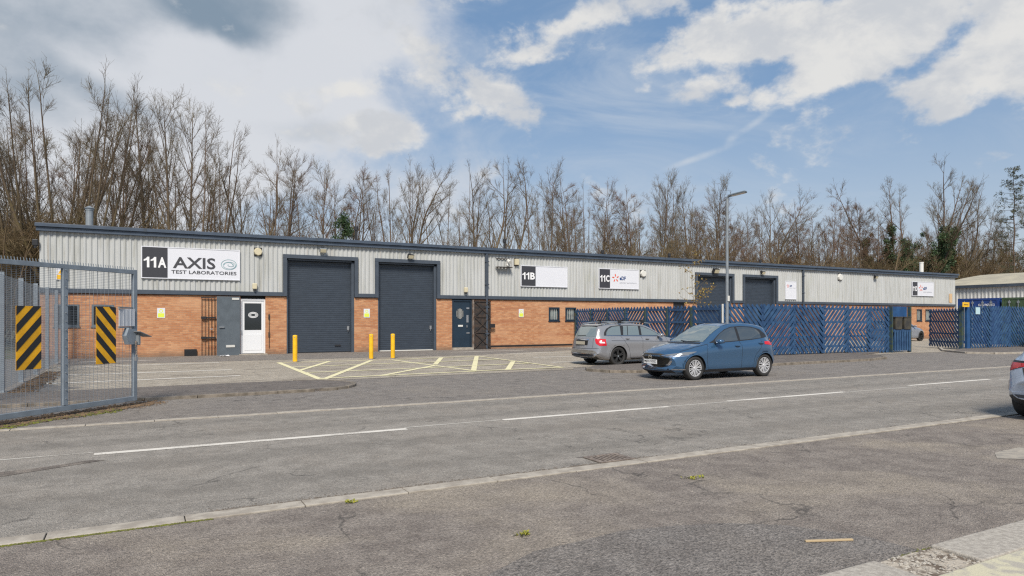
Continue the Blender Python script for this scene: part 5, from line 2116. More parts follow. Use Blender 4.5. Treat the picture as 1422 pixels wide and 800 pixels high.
# --- grey estate
def estate_extras(decal, root, L, W_, line):
    for s in (1, -1):
        decal('tail_light', [(-.20, .70), (.0, .68), (.14, .76), (.19, .88), (.17, .93), (-.16, .91)], (-1, -.8, L - .30, .78), M['tail'], off=.008, sides=(s,))
        decal('reversing_lamp', [(-.15, .77), (.0, .775), (.04, .825), (-.13, .82)], (-1, -.8, L - .30, .78), M['tail_w'], off=.012, sides=(s,))
        decal('headlight', [(-.3, .60), (.1, .62), (.32, .74), (.0, .76), (-.3, .72)], (1, -.8, .35, .8), M['lamp'], off=.006, sides=(s,))
        b_ = MB()
        pts = [(1.95 - L / 2, 1.435), (2.3 - L / 2, 1.478), (3.0 - L / 2, 1.50), (3.7 - L / 2, 1.478), (4.1 - L / 2, 1.43)]
        for q0, q1 in zip(pts[:-1], pts[1:]):
            b_.tube((q0[0], s * .56, q0[1]), (q1[0], s * .56, q1[1]), .016, n=8)
        b_.build('roof_rail', M['galv'], root, local=True)
    for bx in (2.35, 3.35):
        b_ = MB()
        b_.box(bx - L / 2 - .035, bx - L / 2 + .035, -.60, .60, 1.545, 1.57)
        for s in (1, -1):
            b_.box(bx - L / 2 - .05, bx - L / 2 + .05, s * .60 - .05, s * .60 + .05, 1.45, 1.568)
        b_.build('roof_bar', M['black'], root, local=True, bevel=.008)
    decal('rear_bumper_trim', [(-.72, .33), (-.5, .39), (.5, .39), (.72, .33), (.70, .25), (-.70, .25)], 'rear', M['black'], off=.006)
    decal('bumper_chrome', [(-.80, .365), (-.62, .40), (-.5, .405), (.5, .405), (.62, .40), (.80, .365), (.78, .345), (.6, .385), (-.6, .385), (-.78, .345)], 'rear', M['chrome'], off=.01)
    decal('bumper_seam', line([(-.80, .60), (-.4, .585), (.4, .585), (.80, .60)], .012), 'rear', M['black'], off=.003)
    decal('tailgate_seam', line([(-.60, .62), (-.58, .95)], .01), 'rear', M['black'], off=.003, sides=(1, -1))
    decal('plate_recess', [(-.36, .70), (-.36, .86), (.36, .86), (.36, .70)], 'rear', M['hub_dark'], off=.004)
    plate(root, L / 2 - .015, .775, '', M['plate_old'], face=1)
    decal('handle_strip', [(-.40, .87), (-.40, .90), (.40, .90), (.40, .87)], 'rear', M['chrome'], off=.014)
    decal('wiper', line([(-.35, 1.01), (.15, 1.03)], .018), 'rear', M['black'], off=.014)
    decal('belt_trim', line([(1.55, .985), (2.2, 1.0), (3.0, 1.01), (3.8, 1.02), (4.02, 1.03)], .018), 'side', M['chrome'], sides=(1, -1), off=.009)
    decal('shoulder_crease', line([(1.1, .79), (2.5, .83), (3.9, .86)], .012), 'side', M['black'], sides=(1, -1), off=.002)
    decal('sill', line([(1.15, .22), (3.1, .22)], .06), 'side', M['black'], sides=(1, -1), off=.003)
    decal('sill_trim', line([(1.2, .285), (3.05, .285)], .012), 'side', M['chrome'], sides=(1, -1), off=.006)
    decal('roof_panel', [(2.3, -.45), (3.7, -.44), (3.7, .44), (2.3, .45)], 'top', M['car_glass'], off=.005)
    for c in (S_e['fa'], S_e['rx']):
        decal('wheel_arch', [(c + (.395 if k < 13 else .362) * math.cos(R(15 * (k if k < 13 else 25 - k))), .325 + (.395 if k < 13 else .362) * math.sin(R(15 * (k if k < 13 else 25 - k)))) for k in range(26)],
              'side', M['car_grey'], sides=(1, -1), off=.014)
    b_ = MB()
    b_.prismy([(L / 2 - .62, 1.40), (L / 2 - .36, 1.355), (L / 2 - .36, 1.385), (L / 2 - .62, 1.43)], -.50, .50)
    b_.build('roof_spoiler', M['car_grey'], root, local=True, bevel=.01)


S_e = dict(L=4.60, fa=.84, rx=3.60, rw=.325, ra=.366, bow=.36, rbow=.22,
           top=[(0, .60), (.03, .68), (.10, .74), (.5, .86), (1.1, .95), (1.35, .99), (1.7, 1.18), (2.05, 1.345), (2.35, 1.42), (2.8, 1.455), (3.3, 1.45), (3.8, 1.42), (4.15, 1.375),
                (4.24, 1.345), (4.36, 1.18), (4.46, 1.01), (4.51, .93), (4.55, .78), (4.565, .62), (4.60, .52)],
           zg=[(0, .56), (.1, .66), (.5, .79), (1.1, .90), (1.5, .955), (2.2, .985), (3.0, 1.0), (3.8, 1.01), (4.2, 1.0), (4.45, .90), (4.60, .50)],
           zs=[(0, .50), (.2, .64), (.8, .76), (1.3, .80), (2, .83), (3, .86), (4, .88), (4.35, .83), (4.5, .7), (4.60, .46)],
           zb=[(0, .24), (.15, .18), (.5, .17), (4.0, .18), (4.35, .24), (4.60, .30)],
           wg=[(0, .60), (.2, .70), (.6, .74), (1.2, .76), (2, .77), (3, .765), (3.8, .74), (4.3, .71), (4.60, .66)],
           ws=[(0, .68), (.15, .76), (.5, .84), (.85, .872), (1.4, .865), (2, .87), (3, .878), (3.6, .882), (4.1, .86), (4.4, .81), (4.60, .74)],
           wm=[(0, .70), (.15, .79), (.5, .86), (.85, .885), (1.4, .868), (2, .868), (3, .872), (3.6, .888), (4.1, .875), (4.4, .84), (4.60, .79)],
           wr=[(0, .42), (.6, .56), (1.1, .64), (1.35, .67), (1.7, .63), (2.1, .60), (2.8, .59), (3.6, .575), (4.2, .56), (4.45, .58), (4.60, .55)],
           wb=[(0, .56), (.3, .72), (1, .80), (3.8, .80), (4.60, .66)],
           crown=[(0, .02), (.6, .035), (1.2, .035), (1.8, .05), (2.5, .055), (4.0, .05), (4.6, .03)],
           dlo=[(1.52, .995), (1.72, 1.09), (2.0, 1.22), (2.25, 1.315), (2.5, 1.36), (2.9, 1.38), (3.4, 1.375), (3.75, 1.345), (3.95, 1.26), (4.06, 1.14), (4.10, 1.03), (3.8, 1.022), (3.0, 1.012), (2.2, 1.0)],
           panes=[[(1.70, 1.02), (1.78, 1.095), (2.05, 1.22), (2.3, 1.305), (2.47, 1.335), (2.50, 1.03)], [(2.60, 1.03), (2.575, 1.35), (2.9, 1.36), (3.02, 1.36), (3.10, 1.035)],
                  [(3.13, 1.035), (3.05, 1.36), (3.22, 1.357), (3.30, 1.04)], [(3.40, 1.04), (3.36, 1.352), (3.68, 1.325), (3.87, 1.25), (3.97, 1.14), (4.0, 1.045)]],
           ws_poly=[(-.64, 1.0), (-.52, 1.37), (0, 1.39), (.52, 1.37), (.64, 1.0)],
           rw_poly=[(-.62, 1.0), (-.50, 1.315), (-.3, 1.33), (.3, 1.33), (.50, 1.315), (.62, 1.0), (.3, .985), (-.3, .985)],
           seams=[[(1.42, .95), (1.40, .55), (1.45, .25)], [(2.54, 1.0), (2.54, .6), (2.50, .25)], [(3.42, 1.0), (3.35, .85), (3.16, .62), (3.10, .4), (3.08, .25)], [(1.45, .25), (3.08, .25)]],
           handles=[(2.33, .90), (3.2, .92)], mirror=(1.74, 1.03, .84), spokes=5, split=(-.16, .16), sw=.034, rimm=M['rim_dark'], hubcap=True, sideglass=M['car_glass_lt'], rearglass=M['car_glass_lt'],
           extras=[estate_extras])
car('grey_estate_car', 'grey estate car with black roof bars parked rear on before the slatted fence', None, S_e, M['car_grey'],
    (13.38 + 2.30, 19.62, 0), math.pi)


# --- pale hatchback cut by the right edge, seen from behind; and the silver car by the yard entrance
def scaled(S, sx, sz, sw_):
    T = dict(S)
    T['L'] = S['L'] * sx
    for k in ('top', 'zg', 'zs', 'zb', 'crown'):
        T[k] = [(a * sx, b_ * sz) for a, b_ in S[k]]
    for k in ('wg', 'ws', 'wm', 'wr', 'wb'):
        T[k] = [(a * sx, b_ * sw_) for a, b_ in S[k]]
    T['fa'], T['rx'] = S['fa'] * sx, S['rx'] * sx
    for k in ('dlo',):
        T[k] = [(a * sx, b_ * sz) for a, b_ in S[k]]
    for k in ('panes', 'seams'):
        T[k] = [[(a * sx, b_ * sz) for a, b_ in q] for q in S[k]]
    for k in ('ws_poly', 'rw_poly'):
        T[k] = [(a * sw_, b_ * sz) for a, b_ in S[k]]
    T['handles'] = [(a * sx, b_ * sz) for a, b_ in S['handles']]
    m0 = S['mirror']
    T['mirror'] = (m0[0] * sx, m0[1] * sz, m0[2] * sw_)
    return T


def pale_extras(decal, root, L, W_, line):
    decal('tail_light', [(-.86, .83), (-.86, .90), (.86, .90), (.86, .83), (.5, .845), (-.5, .845)], 'rear', M['tail'], off=.006)
    decal('light_bar_surround', [(-.88, .90), (-.85, .935), (.85, .935), (.88, .90)], 'rear', M['black'], off=.005)
    decal('tailgate_panel', [(-.60, .83), (-.52, .60), (-.40, .55), (.40, .55), (.52, .60), (.60, .83)], 'rear', M['bin_black'], off=.004)
    for s in (1, -1):
        decal('tail_light', [(-.16, .76), (-.16, .90), (.25, .90), (.30, .84), (.06, .80), (.0, .76)], (-1, -.9, L - .35, .8), M['tail'], off=.010, sides=(s,))
        decal('reflector', [(-.11, .45), (-.11, .60), (-.03, .61), (-.05, .44)], (-1, -.8, L - .30, .80), M['tail'], off=.010, sides=(s,))
        decal('headlight', [(-.3, .62), (.1, .64), (.32, .74), (.0, .76), (-.3, .72)], (1, -.8, .35, .8), M['lamp'], off=.006, sides=(s,))
    decal('rear_bumper_trim', [(-.92, .36), (-.70, .40), (.70, .40), (.92, .36), (.9, .22), (-.9, .22)], 'rear', M['black'], off=.006)
    plate(root, L / 2 - .01, .48, '', M['plate_w'], face=1)


T1 = scaled(S_h, 4.37 / 4.07, 1.0, 1.86 / 1.695)
T1.update(extras=[pale_extras], rw=.33, ra=.365, rbow=.20, wsglass=M['car_glass'], rimm=M['rim_dark'], spokes=5)
T1['wg'] = [(a, b_ * 1.03) for a, b_ in T1['wg']]
car('pale_hatchback', 'pale blue grey hatchback seen from behind, cut off by the right edge of the picture', None, T1, M['car_pale'],
    (12.10 + 2.185, 4.98, 0), math.pi)


def silver_extras(decal, root, L, W_, line):
    decal('grille', [(-.5, .60), (-.45, .80), (.45, .80), (.5, .60)], 'front', M['black'], off=.006)
    for s in (1, -1):
        decal('headlight', [(-.3, .80), (.1, .82), (.32, .92), (.0, .94), (-.3, .88)], (1, -.8, .35, .8), M['lamp'], off=.006, sides=(s,))
        decal('tail_light', [(-.2, 1.0), (.1, .98), (.26, 1.05), (.05, 1.12), (-.2, 1.1)], (-1, -.9, L - .42, .72), M['tail'], off=.008, sides=(s,))
    plate(root, -L / 2 - .03, .5, '', M['plate_w'])


T2 = scaled(S_h, 4.4 / 4.07, 1.62 / 1.495, 1.84 / 1.695)
T2.update(extras=[silver_extras], rw=.345, ra=.385, wsglass=M['car_glass'], rimm=M['rim_dark'], spokes=5)
car('silver_car', 'silver car parked in the yard near the far windows, half hidden by the blue screen', None, T2, M['car_silver'],
    (50.5 - 2.2, 30.0, 0), math.pi)
t3 = dict(T2)
car('parked_car', 'silver and dark car barely showing at the right edge before the far fence', None, t3, M['car_silver'],
    (41.9 + 2.2, 18.2, .07), 0)

# ------------------------------------------------------------------ trees (bare winter crowns)
class Segs:
    def __init__(self):
        self.a, self.b, self.ra, self.rb = [], [], [], []

    def add(self, p, q, r0, r1):
        self.a.append(p)
        self.b.append(q)
        self.ra.append(r0)
        self.rb.append(r1)

    def mesh(self, name, m, k):
        A, B = np.array(self.a), np.array(self.b)
        ra, rb = np.array(self.ra)[:, None], np.array(self.rb)[:, None]
        n = len(A)
        d = B - A
        d /= np.maximum(np.linalg.norm(d, axis=1, keepdims=True), 1e-6)
        h = np.where(np.abs(d[:, 2:3]) > .9, np.array([[1., 0, 0]]), np.array([[0, 0, 1.]]))
        u = np.cross(d, h)
        u /= np.linalg.norm(u, axis=1, keepdims=True)
        w = np.cross(d, u)
        V = np.zeros((n, 2 * k, 3))
        for i in range(k):
            t = 2 * math.pi * i / k
            o = u * math.cos(t) + w * math.sin(t)
            V[:, i] = A + o * ra
            V[:, k + i] = B + o * rb
        base = (np.arange(n) * 2 * k)[:, None]
        F = []
        for i in range(k):
            F.append(base + np.array([[i, (i + 1) % k, k + (i + 1) % k, k + i]]))
        F = np.stack(F, 1).reshape(-1, 4)
        me = bpy.data.meshes.new(name)
        me.vertices.add(n * 2 * k)
        me.vertices.foreach_set('co', V.reshape(-1))
        me.loops.add(len(F) * 4)
        me.loops.foreach_set('vertex_index', F.reshape(-1).astype(np.int32))
        me.polygons.add(len(F))
        me.polygons.foreach_set('loop_start', np.arange(0, len(F) * 4, 4, dtype=np.int32))
        me.polygons.foreach_set('loop_total', np.full(len(F), 4, dtype=np.int32))
        me.update(calc_edges=True)
        me.polygons.foreach_set('use_smooth', [True] * len(me.polygons))
        me.materials.append(m)
        return me


def rnd_perp(rng, d):
    v = np.array([rng.gauss(0, 1), rng.gauss(0, 1), rng.gauss(0, 1)])
    v -= d * v.dot(d)
    return v / max(np.linalg.norm(v), 1e-6)


def norm(v):
    return v / max(np.linalg.norm(v), 1e-9)


UP = np.array([0, 0, 1.])


def make_tree(seed, H=14.0, stems=1, spread=.25, limb_from=.22, limb_n=24, limb_len=.30, ang=38, up=.10, bn=5, tn=3, tw=.55, fork=0.0, wob=.03, r=None, twl=.55, lean=.04):
    rng = random.Random(seed)
    T, K = Segs(), Segs()                       # trunk and limbs; twigs
    r0 = r or H * .0115

    def walk(p, d, L, ra, rb, n, wob_, up_, S):
        pts = [p]
        ds = [d]
        for i in range(n):
            d = norm(d + rnd_perp(rng, d) * rng.uniform(0, wob_) + UP * up_)
            q = pts[-1] + d * L / n
            S.add(pts[-1], q, ra + (rb - ra) * i / n, ra + (rb - ra) * (i + 1) / n)
            pts.append(q)
            ds.append(d)
        return pts, ds

    def at(pts, ds, t):
        x = t * (len(pts) - 1)
        i = min(int(x), len(pts) - 2)
        f = x - i
        return pts[i] * (1 - f) + pts[i + 1] * f, ds[i + 1]

    def off(d, a):
        return norm(d * math.cos(a) + rnd_perp(rng, d) * math.sin(a))

    def twig(p, d, L):
        n = 2 if L > .45 else 1
        rr = .0075
        pts, ds = walk(p, d, L, rr, .004, n, .25, .06, K)
        for i in range(tn):
            q, dd = at(pts, ds, rng.uniform(.15, .95))
            e = off(dd, R(rng.uniform(25, 55)))
            l = L * rng.uniform(.3, .7)
            K.add(q, q + norm(e + UP * .12) * l, .0048, .0025)

    def branch(p, d, L, rad):
        n = max(2, int(L / .45))
        pts, ds = walk(p, d, L, rad, .008, n, .11, up, T if rad > .022 else K)
        for i in range(bn):
            t = rng.uniform(.12, 1)
            q, dd = at(pts, ds, t)
            twig(q, off(dd, R(rng.uniform(16, 40))), twl * rng.uniform(.6, 1.3))
        twig(pts[-1], ds[-1], twl)

    def limb(p, d, L, rad):
        n = max(3, int(L / .6))
        pts, ds = walk(p, d, L, rad, rad * .25, n, .10, up, T)
        nb = max(3, int(L * 1.5))
        for i in range(nb):
            t = .15 + .85 * (i + rng.random()) / nb
            q, dd = at(pts, ds, t)
            branch(q, off(dd, R(rng.uniform(20, 40))), L * rng.uniform(.26, .48) * (1.15 - t * .6), rad * (1 - t * .7) * .5)
        branch(pts[-1], ds[-1], L * .3, rad * .25)

    for s in range(stems):
        a = rng.uniform(0, 6.28)
        if stems > 1:
            base = np.array([math.cos(a) * .25, math.sin(a) * .25, 0])
            d = norm(np.array([math.cos(a) * spread, math.sin(a) * spread, 1.0]) * 1.0)
            h = H * rng.uniform(.78, 1.0)
            rr = r0 * rng.uniform(.6, .9)
        else:
            base = np.zeros(3)
            d = norm(np.array([rng.gauss(0, lean), rng.gauss(0, lean), 1]))
            h, rr = H, r0
        n = 16
        if fork and stems == 1:
            hf = h * rng.uniform(.30, .45)
            pts, ds = walk(base, d, hf, rr, rr * .75, 6, wob, .02, T)
            nf = rng.choice([2, 2, 3, 4]) if fork < 2 else 6
            for k in range(nf):
                e = off(ds[-1], R(rng.uniform(12, 28) * (1.3 if fork >= 2 else 1)))
                p2, d2 = walk(pts[-1], e, (h - hf) * rng.uniform(.8, 1.05), rr * .6, .02, 10, wob * 1.6, .05, T)
                m_ = int(limb_n / nf * 1.15)
                for i in range(m_):
                    t = .05 + .93 * (i + rng.random()) / m_
                    q, dd = at(p2, d2, t)
                    limb(q, off(dd, R(rng.gauss(ang, 7))), H * limb_len * rng.uniform(.6, 1.1) * (1.05 - t * .75), rr * .36 * (1 - t * .75))
                branch(p2[-1], d2[-1], 1.0, .02)
        else:
            pts, ds = walk(base, d, h, rr, .02, n, wob, .03, T)
            m_ = limb_n if stems == 1 else max(6, int(limb_n / stems * 1.5))
            for i in range(m_):
                t = limb_from + (1 - limb_from) * (i + rng.random()) / m_
                q, dd = at(pts, ds, min(t, .985))
                tt = (t - limb_from) / (1 - limb_from)
                limb(q, off(dd, R(rng.gauss(ang, 7))), H * limb_len * rng.uniform(.55, 1.1) * (1.05 - tt * .66) * (.75 if tt < .12 else 1), rr * .32 * (1 - tt * .7))
            branch(pts[-1], ds[-1], 1.0, .02)
    return T, K


def leaf_mesh(name, m, centres, n, size, seed, flat=0.0):
    """many small leaf-sized faces gathered round given centres (c, radius)"""
    rng = np.random.default_rng(seed)
    out = []
    for c, rr in centres:
        k = max(4, int(n * rr))
        u = rng.normal(size=(k, 3))
        u /= np.linalg.norm(u, axis=1, keepdims=True)
        q = np.array(c) + u * rr * (rng.random((k, 1)) ** .45)
        out.append(q)
    P = np.concatenate(out)
    k = len(P)
    a = rng.normal(size=(k, 3))
    a /= np.linalg.norm(a, axis=1, keepdims=True)
    b_ = np.cross(a, rng.normal(size=(k, 3)))
    b_ /= np.linalg.norm(b_, axis=1, keepdims=True)
    s = size * rng.uniform(.6, 1.3, (k, 1))
    V = np.stack([P - a * s, P + b_ * s * .5, P + a * s, P - b_ * s * .5], 1).reshape(-1, 3)
    F = np.arange(4 * k).reshape(-1, 4)
    me = bpy.data.meshes.new(name)
    me.from_pydata(V.tolist(), [], F.tolist())
    me.materials.append(m)
    return me


random.seed(11)
KINDS = {
    'poplar': [dict(H=15, limb_n=23, limb_len=.30, ang=29, up=.13, limb_from=.30, r=.19, twl=.6),
               dict(H=15, limb_n=20, limb_len=.32, ang=32, up=.12, limb_from=.38, r=.18, twl=.6),
               dict(H=15, limb_n=22, limb_len=.29, ang=30, up=.13, limb_from=.34, r=.17, twl=.6, lean=.07)],
    'forked': [dict(H=14, limb_n=19, limb_len=.30, ang=38, up=.09, fork=1, r=.21, wob=.12),
               dict(H=14, limb_n=18, limb_len=.29, ang=38, up=.09, fork=1, r=.19, wob=.14)],
    'clump': [dict(H=14, stems=4, spread=.16, limb_n=18, limb_len=.25, ang=36, up=.10, limb_from=.3, r=.15, wob=.08),
              dict(H=14, stems=3, spread=.20, limb_n=17, limb_len=.26, ang=38, up=.10, limb_from=.28, r=.16, wob=.09)],
    'alder': [dict(H=13, limb_n=24, limb_len=.24, ang=50, up=.05, limb_from=.35, r=.16, bn=6, tn=4, twl=.5),
              dict(H=13, stems=2, spread=.12, limb_n=24, limb_len=.23, ang=48, up=.05, limb_from=.40, r=.15, bn=6, tn=4, twl=.5)],
    'sparse': [dict(H=13, limb_n=12, limb_len=.26, ang=38, up=.11, limb_from=.35, r=.08, bn=3, tn=3),
               dict(H=13, stems=2, spread=.14, limb_n=12, limb_len=.24, ang=40, up=.1, limb_from=.3, r=.08, bn=3, tn=3)],
    'broad': [dict(H=14.5, stems=13, spread=.36, limb_n=80, limb_len=.20, ang=25, up=.12, limb_from=.15, r=.15, wob=.035)],
    'ivy_host': [dict(H=16, stems=7, spread=.36, limb_n=60, limb_len=.18, ang=32, up=.10, limb_from=.35, r=.26, wob=.07)],
    'scrub': [dict(H=5, stems=7, spread=.55, limb_n=18, limb_len=.34, ang=45, up=.05, limb_from=.1, r=.03, bn=4, tn=4, wob=.15, twl=.5),
              dict(H=5, stems=6, spread=.7, limb_n=17, limb_len=.36, ang=50, up=.03, limb_from=.1, r=.03, bn=4, tn=4, wob=.2, twl=.5)],
}
MATS = {'poplar': ('bark', 'twig'), 'forked': ('bark', 'twig'), 'clump': ('bark2', 'twig'), 'alder': ('bark2', 'twig_red'), 'sparse': ('bark2', 'twig'),
        'broad': ('bark', 'twig'), 'ivy_host': ('bark2', 'twig'), 'scrub': ('bark2', 'twig_scrub')}
MESH = {}
sd0 = 100
for k, vs2 in KINDS.items():
    MESH[k] = []
    for kw in vs2:
        sd0 += 1
        T, K = make_tree(sd0, **kw)
        MESH[k].append((T.mesh('trunk', M[MATS[k][0]], 6), K.mesh('crown', M[MATS[k][1]], 3), float(np.max(np.array(K.b)[:, 2])) * .985))

TREE_N = [0]
WORDS = {'poplar': ('bare_tree', 'slender bare tree'), 'forked': ('bare_tree', 'bare tree with forked trunk'),
         'clump': ('bare_tree', 'bare multi-stemmed tree'), 'alder': ('bare_tree', 'russet twigged bare tree'),
         'sparse': ('bare_tree', 'thin young bare tree'), 'broad': ('bare_tree', 'broad bare tree with fanning stems'),
         'ivy_host': ('ivy_tree', 'bare tree with dark ivy'), 'scrub': ('bare_shrub', 'low tangled brown shrub')}


def where(px):
    marks = [(0, 'at the left edge'), (60, 'behind the building left end'), (125, 'behind the roof flue'), (200, 'above the 11A numerals'), (265, 'above the AXIS lettering'),
             (335, 'above the white front door'), (395, 'left of the first shutter'), (445, 'above the first roller shutter'), (505, 'above the pier'),
             (565, 'above the second roller shutter'), (640, 'above the navy door'), (690, 'above the first downpipe'), (755, 'above the 11B sign'), (805, 'between 11B and 11C signs'),
             (860, 'above the 11C sign'), (925, 'right of the 11C sign'), (985, 'left of the lamp post'), (1040, 'right of the lamp head'), (1097, 'above the small white board'),
             (1160, 'right of second downpipe'), (1220, 'left of the 11D sign'), (1280, 'above the 11D sign'), (1325, 'at the right roof end'), (1375, 'behind the cream roof'),
             (1422, 'at the right edge')]
    return min(marks, key=lambda m: abs(m[0] - px))[1]


USED = {}


def tree(kind, X, Y, H, rz, var=0, wide=1.0):
    tm, km, h0 = MESH[kind][var % len(MESH[kind])]
    d = X * SN + Y * CS
    px = 711 + 945 * (X * CS - Y * SN) / d
    row = 'in the front row' if Y < 50 else ('in the second row' if Y < 58 else 'in the rear row')
    lb = WORDS[kind][1] + ' ' + where(px) + ('' if kind in ('ivy_host', 'broad') else ', ' + row)
    USED.setdefault(lb, []).append(None)
    k = len(USED[lb])
    t = thing(WORDS[kind][0], lb, 'tree' if kind != 'scrub' else 'shrub', (X, Y, -.05), rz,
              'bare winter trees behind the building' if kind != 'scrub' else 'bare shrubs behind the building')
    USED[lb][-1] = (t, px, H)
    s = H / h0
    for n_, me in (('trunk', tm), ('crown', km)):
        o = bpy.data.objects.new(n_, me)
        C.objects.link(o)
        o.parent = t
        o.scale = (s * wide, s * wide, s)
    return t


def ground_x(px, Y):
    u = (px - 711) / 945
    return Y * (SN + u * CS) / (CS - u * SN)


def place(kind, px, ty, Y, var=None, wide=1.0, rz=None):
    X = ground_x(px, Y)
    d = X * SN + Y * CS
    H = 1.6 + (443 - ty) * d / 945
    var = random.randrange(6) if var is None else var
    return tree(kind, X, Y, H, random.uniform(0, 6.28) if rz is None else rz, var, wide)


# the skyline of the photograph, front row
sky_row = [(-60, 120, 'poplar', 46), (48, 112, 'broad', 46), (95, 106, 'broad', 45), (150, 165, 'sparse', 46), (162, 172, 'clump', 47), (213, 116, 'poplar', 46), (238, 122, 'poplar', 44), (256, 121, 'poplar', 47),
           (280, 152, 'clump', 45), (315, 200, 'sparse', 47), (343, 196, 'forked', 46), (372, 192, 'clump', 45), (392, 215, 'alder', 48), (425, 232, 'sparse', 45), (447, 215, 'poplar', 47), (478, 226, 'alder', 46),
           (497, 232, 'forked', 45), (548, 212, 'clump', 46), (563, 245, 'sparse', 50), (590, 220, 'forked', 47), (612, 226, 'sparse', 46), (640, 240, 'clump', 45), (672, 213, 'forked', 45), (712, 210, 'forked', 47),
           (735, 236, 'sparse', 46), (762, 222, 'poplar', 46), (790, 240, 'alder', 46), (812, 246, 'clump', 45), (836, 250, 'alder', 47), (862, 262, 'forked', 46), (885, 256, 'alder', 45), (912, 230, 'poplar', 47),
           (936, 250, 'clump', 46), (958, 248, 'poplar', 48), (985, 238, 'poplar', 46), (1000, 262, 'alder', 47), (1030, 280, 'alder', 46), (1062, 285, 'sparse', 46), (1092, 258, 'forked', 46), (1118, 276, 'alder', 47),
           (1142, 278, 'alder', 46), (1170, 286, 'clump', 46), (1192, 280, 'alder', 47), (1215, 272, 'alder', 46), (1236, 292, 'sparse', 47), (1330, 255, 'forked', 47), (1352, 282, 'clump', 50),
           (1375, 290, 'poplar', 52), (1440, 250, 'forked', 50)]
for px, ty, kind, Y in sky_row:
    place(kind, px, ty, Y, wide=1.0 if kind != 'broad' else 1.15)
# second and third rows, lower and thinner
px = -90
while px < 1470:
    k = random.choice(['sparse', 'poplar', 'clump', 'alder', 'forked'] if px < 760 else ['alder', 'alder', 'clump', 'forked', 'sparse', 'poplar'])
    top = np.interp(px, [0, 60, 130, 230, 300, 420, 560, 700, 850, 1000, 1200, 1422], [150, 130, 185, 165, 215, 255, 250, 240, 270, 268, 295, 290])
    place(k, px, top + random.uniform(4, 38), random.uniform(51, 57))
    px += random.uniform(28, 50) if px < 740 else random.uniform(19, 33)
px = 740
while px < 1470:
    top = np.interp(px, [0, 100, 300, 700, 850, 1000, 1200, 1422], [190, 190, 240, 265, 280, 285, 302, 300])
    place(random.choice(['alder', 'alder', 'clump', 'sparse']), px, top + random.uniform(0, 30), random.uniform(59, 70))
    px += random.uniform(19, 34)
# scrub under the trees: thick at both ends, thin in the middle
px = -70
while px < 1450:
    dens = np.interp(px, [0, 110, 170, 500, 760, 900, 1250, 1422], [11, 16, 90, 110, 60, 30, 17, 14])
    top = np.interp(px, [0, 60, 120, 200, 500, 900, 1200, 1422], [262, 275, 295, 305, 322, 320, 328, 325])
    place('scrub', px, top + random.uniform(-8, 22), random.uniform(43.5, 60), wide=1.25)
    px += dens * random.uniform(.7, 1.3)

# ivy-clad tree, brown ivy snag, small dark conifer, straggly pine
t = place('ivy_host', 1268, 228, 46, 0, 1.1, 2.2)
iv = []
rng = random.Random(5)
me = MESH['ivy_host'][0][0]
sc = 1.0
Ht = 1.6 + (443 - 228) * (ground_x(1268, 46) * SN + 46 * CS) / 945
sc = Ht / 16
vv = [v.co for v in me.vertices]
for v in vv[::5]:
    r_ = math.hypot(v.x, v.y)
    zt = v.z * sc
    if 2.5 < zt < Ht * .62 and r_ < 4.0 and rng.random() < (1.3 - zt / (Ht * .70)) * .9:
        iv.append(((v.x * sc * 1.1, v.y * sc * 1.1, zt), rng.uniform(.25, .6)))
for k in range(70):
    a = rng.uniform(0, 6.28)
    zz = rng.uniform(2, Ht * .42)
    q = rng.uniform(0, 2.5) * (1.15 - zz / Ht)
    iv.append(((q * math.cos(a), q * math.sin(a), zz), rng.uniform(.5, .9)))
rng.shuffle(iv)
iv = iv[:520]
o = bpy.data.objects.new('ivy', leaf_mesh('ivy', M['ivy'], iv, 300, .10, 3))
C.objects.link(o)
o.parent = t
t['label'] = 'tall bare tree with its trunk and limbs wrapped in dark green ivy'
t = place('forked', 1326, 262, 45, 1, .9, .5)
t['label'] = 'broken bare tree with brown ivy at the right roof end, beside the ivy-clad tree'
cs = []
for k in range(45):
    zz = 1 + 8.0 * rng.random() ** 1.2
    q = 1.9 * (1 - zz / 13) * rng.random()
    a = rng.uniform(0, 6.28)
    cs.append(((q * math.cos(a), q * math.sin(a), zz), rng.uniform(.3, .7)))
o = bpy.data.objects.new('ivy', leaf_mesh('ivy', M['ivy_brown'], cs, 130, .09, 4))
C.objects.link(o)
o.parent = t


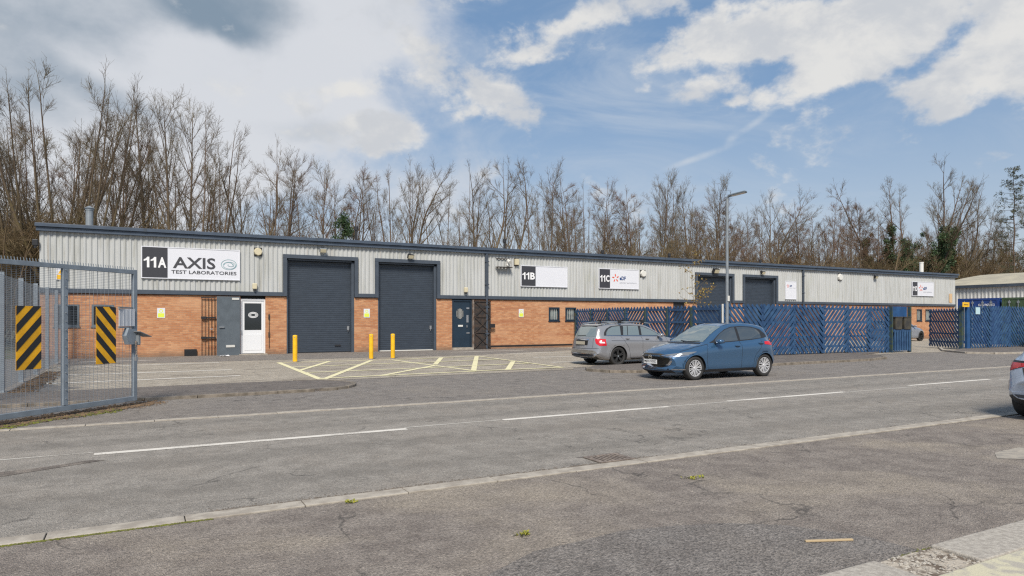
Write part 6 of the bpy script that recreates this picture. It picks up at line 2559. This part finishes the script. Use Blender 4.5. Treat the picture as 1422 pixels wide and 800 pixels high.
def conifer(px, ty, Y, label, w, droop, m, n, leaf, name='conifer', bare=.0):
    X = ground_x(px, Y)
    H = 1.6 + (443 - ty) * (X * SN + Y * CS) / 945
    t = thing(name, label, 'tree', (X, Y, -.05))
    T = Segs()
    rr = random.Random(px)
    p = np.array([0., 0, 0])
    n_ = 10
    for i in range(n_):
        q = np.array([rr.uniform(-.1, .1), rr.uniform(-.1, .1), H * (i + 1) / n_])
        T.add(p, q, .16 * (1 - i / n_) + .02, .16 * (1 - (i + 1) / n_) + .02)
        p = q
    cs = []
    for k in range(n):
        f = (k + rr.random()) / n
        z = H * (bare + (1 - bare) * f)
        a = rr.uniform(0, 6.28)
        L_ = w * (1 - f * .85) * rr.uniform(.45, 1.1)
        s = np.array(T.a[min(n_ - 1, int(z / H * n_))])
        s = s + (np.array(T.b[min(n_ - 1, int(z / H * n_))]) - s) * (z / H * n_ - int(z / H * n_))
        e = s + np.array([L_ * math.cos(a), L_ * math.sin(a), L_ * droop + rr.uniform(-.2, .3)])
        T.add(s, e, .03, .01)
        for j in range(4):
            g = rr.uniform(.35, 1.0)
            c = s * (1 - g) + e * g + np.array([rr.gauss(0, .15), rr.gauss(0, .15), rr.gauss(0, .1)])
            cs.append((tuple(c), rr.uniform(.15, .38)))
    for n_2, me_ in (('trunk', T.mesh('trunk', M['bark2'], 5)), ('crown', leaf_mesh('crown', m, cs, leaf, .075, px))):
        o = bpy.data.objects.new(n_2, me_)
        C.objects.link(o)
        o.parent = t
    return t


conifer(477, 300, 44, 'small dark green conifer just above the eaves over the first roller shutter', 2.0, -.15, M['ivy'], 70, 130)
conifer(1408, 232, 47, 'straggly dark pine at the right edge beyond the cream roof', 6.0, .10, M['needles'], 95, 90, 'pine_tree', .22)

# sapling with a few yellow leaves, behind the fence corner
sx, sy = 22.7, 24.0
t = thing('sapling', 'spindly sapling with sparse yellow leaves rising above the blue fence', 'tree', (sx, sy, 0))
T = Segs()
rr = random.Random(4)
p = np.array([0., 0, 0])
lv = []
for i in range(12):
    q = p + np.array([rr.gauss(0, .03), rr.gauss(0, .03), .375])
    T.add(p, q, .022 - i * .0015, .022 - (i + 1) * .0015)
    if i > 3:
        for j in range(2):
            a = rr.uniform(0, 6.28)
            pp = q
            dd = np.array([math.cos(a), math.sin(a), .55])
            for s_ in range(3):
                q2 = pp + norm(dd + np.array([0, 0, .15 * s_])) * rr.uniform(.22, .36) * (1.25 - i / 14)
                T.add(pp, q2, .007, .005)
                pp = q2
                for z in range(2):
                    lv.append((tuple(q2 + np.array([rr.gauss(0, .09), rr.gauss(0, .09), rr.gauss(0, .09)])), .05))
    p = q
for k in range(60):                      # a lower branch run, right-hand side, with hanging leaves
    a = rr.uniform(-.6, .6)
    l = rr.uniform(.3, 1.5)
    lv.append(((l * math.cos(a) * .8, l * math.sin(a) * .5, 2.3 + l * .55 + rr.gauss(0, .12)), .05))
for a in (-.4, 0, .4):
    pp = np.array(T.b[5])
    for s_ in range(5):
        q2 = pp + np.array([.26 * math.cos(a), .26 * math.sin(a), .24])
        T.add(pp, q2, .009, .007)
        pp = q2
for n_2, me_ in (('trunk', T.mesh('trunk', M['bark2'], 5)), ('leaves', leaf_mesh('leaves', M['leaf_y'], lv, 60, .045, 9))):
    o = bpy.data.objects.new(n_2, me_)
    C.objects.link(o)
    o.parent = t

# trees of one look and one place share their label; all others single one out
for lb, lst in USED.items():
    if len(lst) > 1:
        lst.sort(key=lambda e: e[1])
        names = ['leftmost', 'second from left', 'third from left', 'fourth from left', 'fifth from left', 'sixth from left', 'seventh from left', 'eighth from left', 'ninth from left', 'tenth from left', 'eleventh from left', 'twelfth from left']
        for i, (t_, px_, h_) in enumerate(lst):
            pos = 'rightmost' if i == len(lst) - 1 else (names[i] if i < len(names) else 'inner')
            t_['label'] = pos + ' ' + lb if len((pos + ' ' + lb).split()) <= 16 else lb
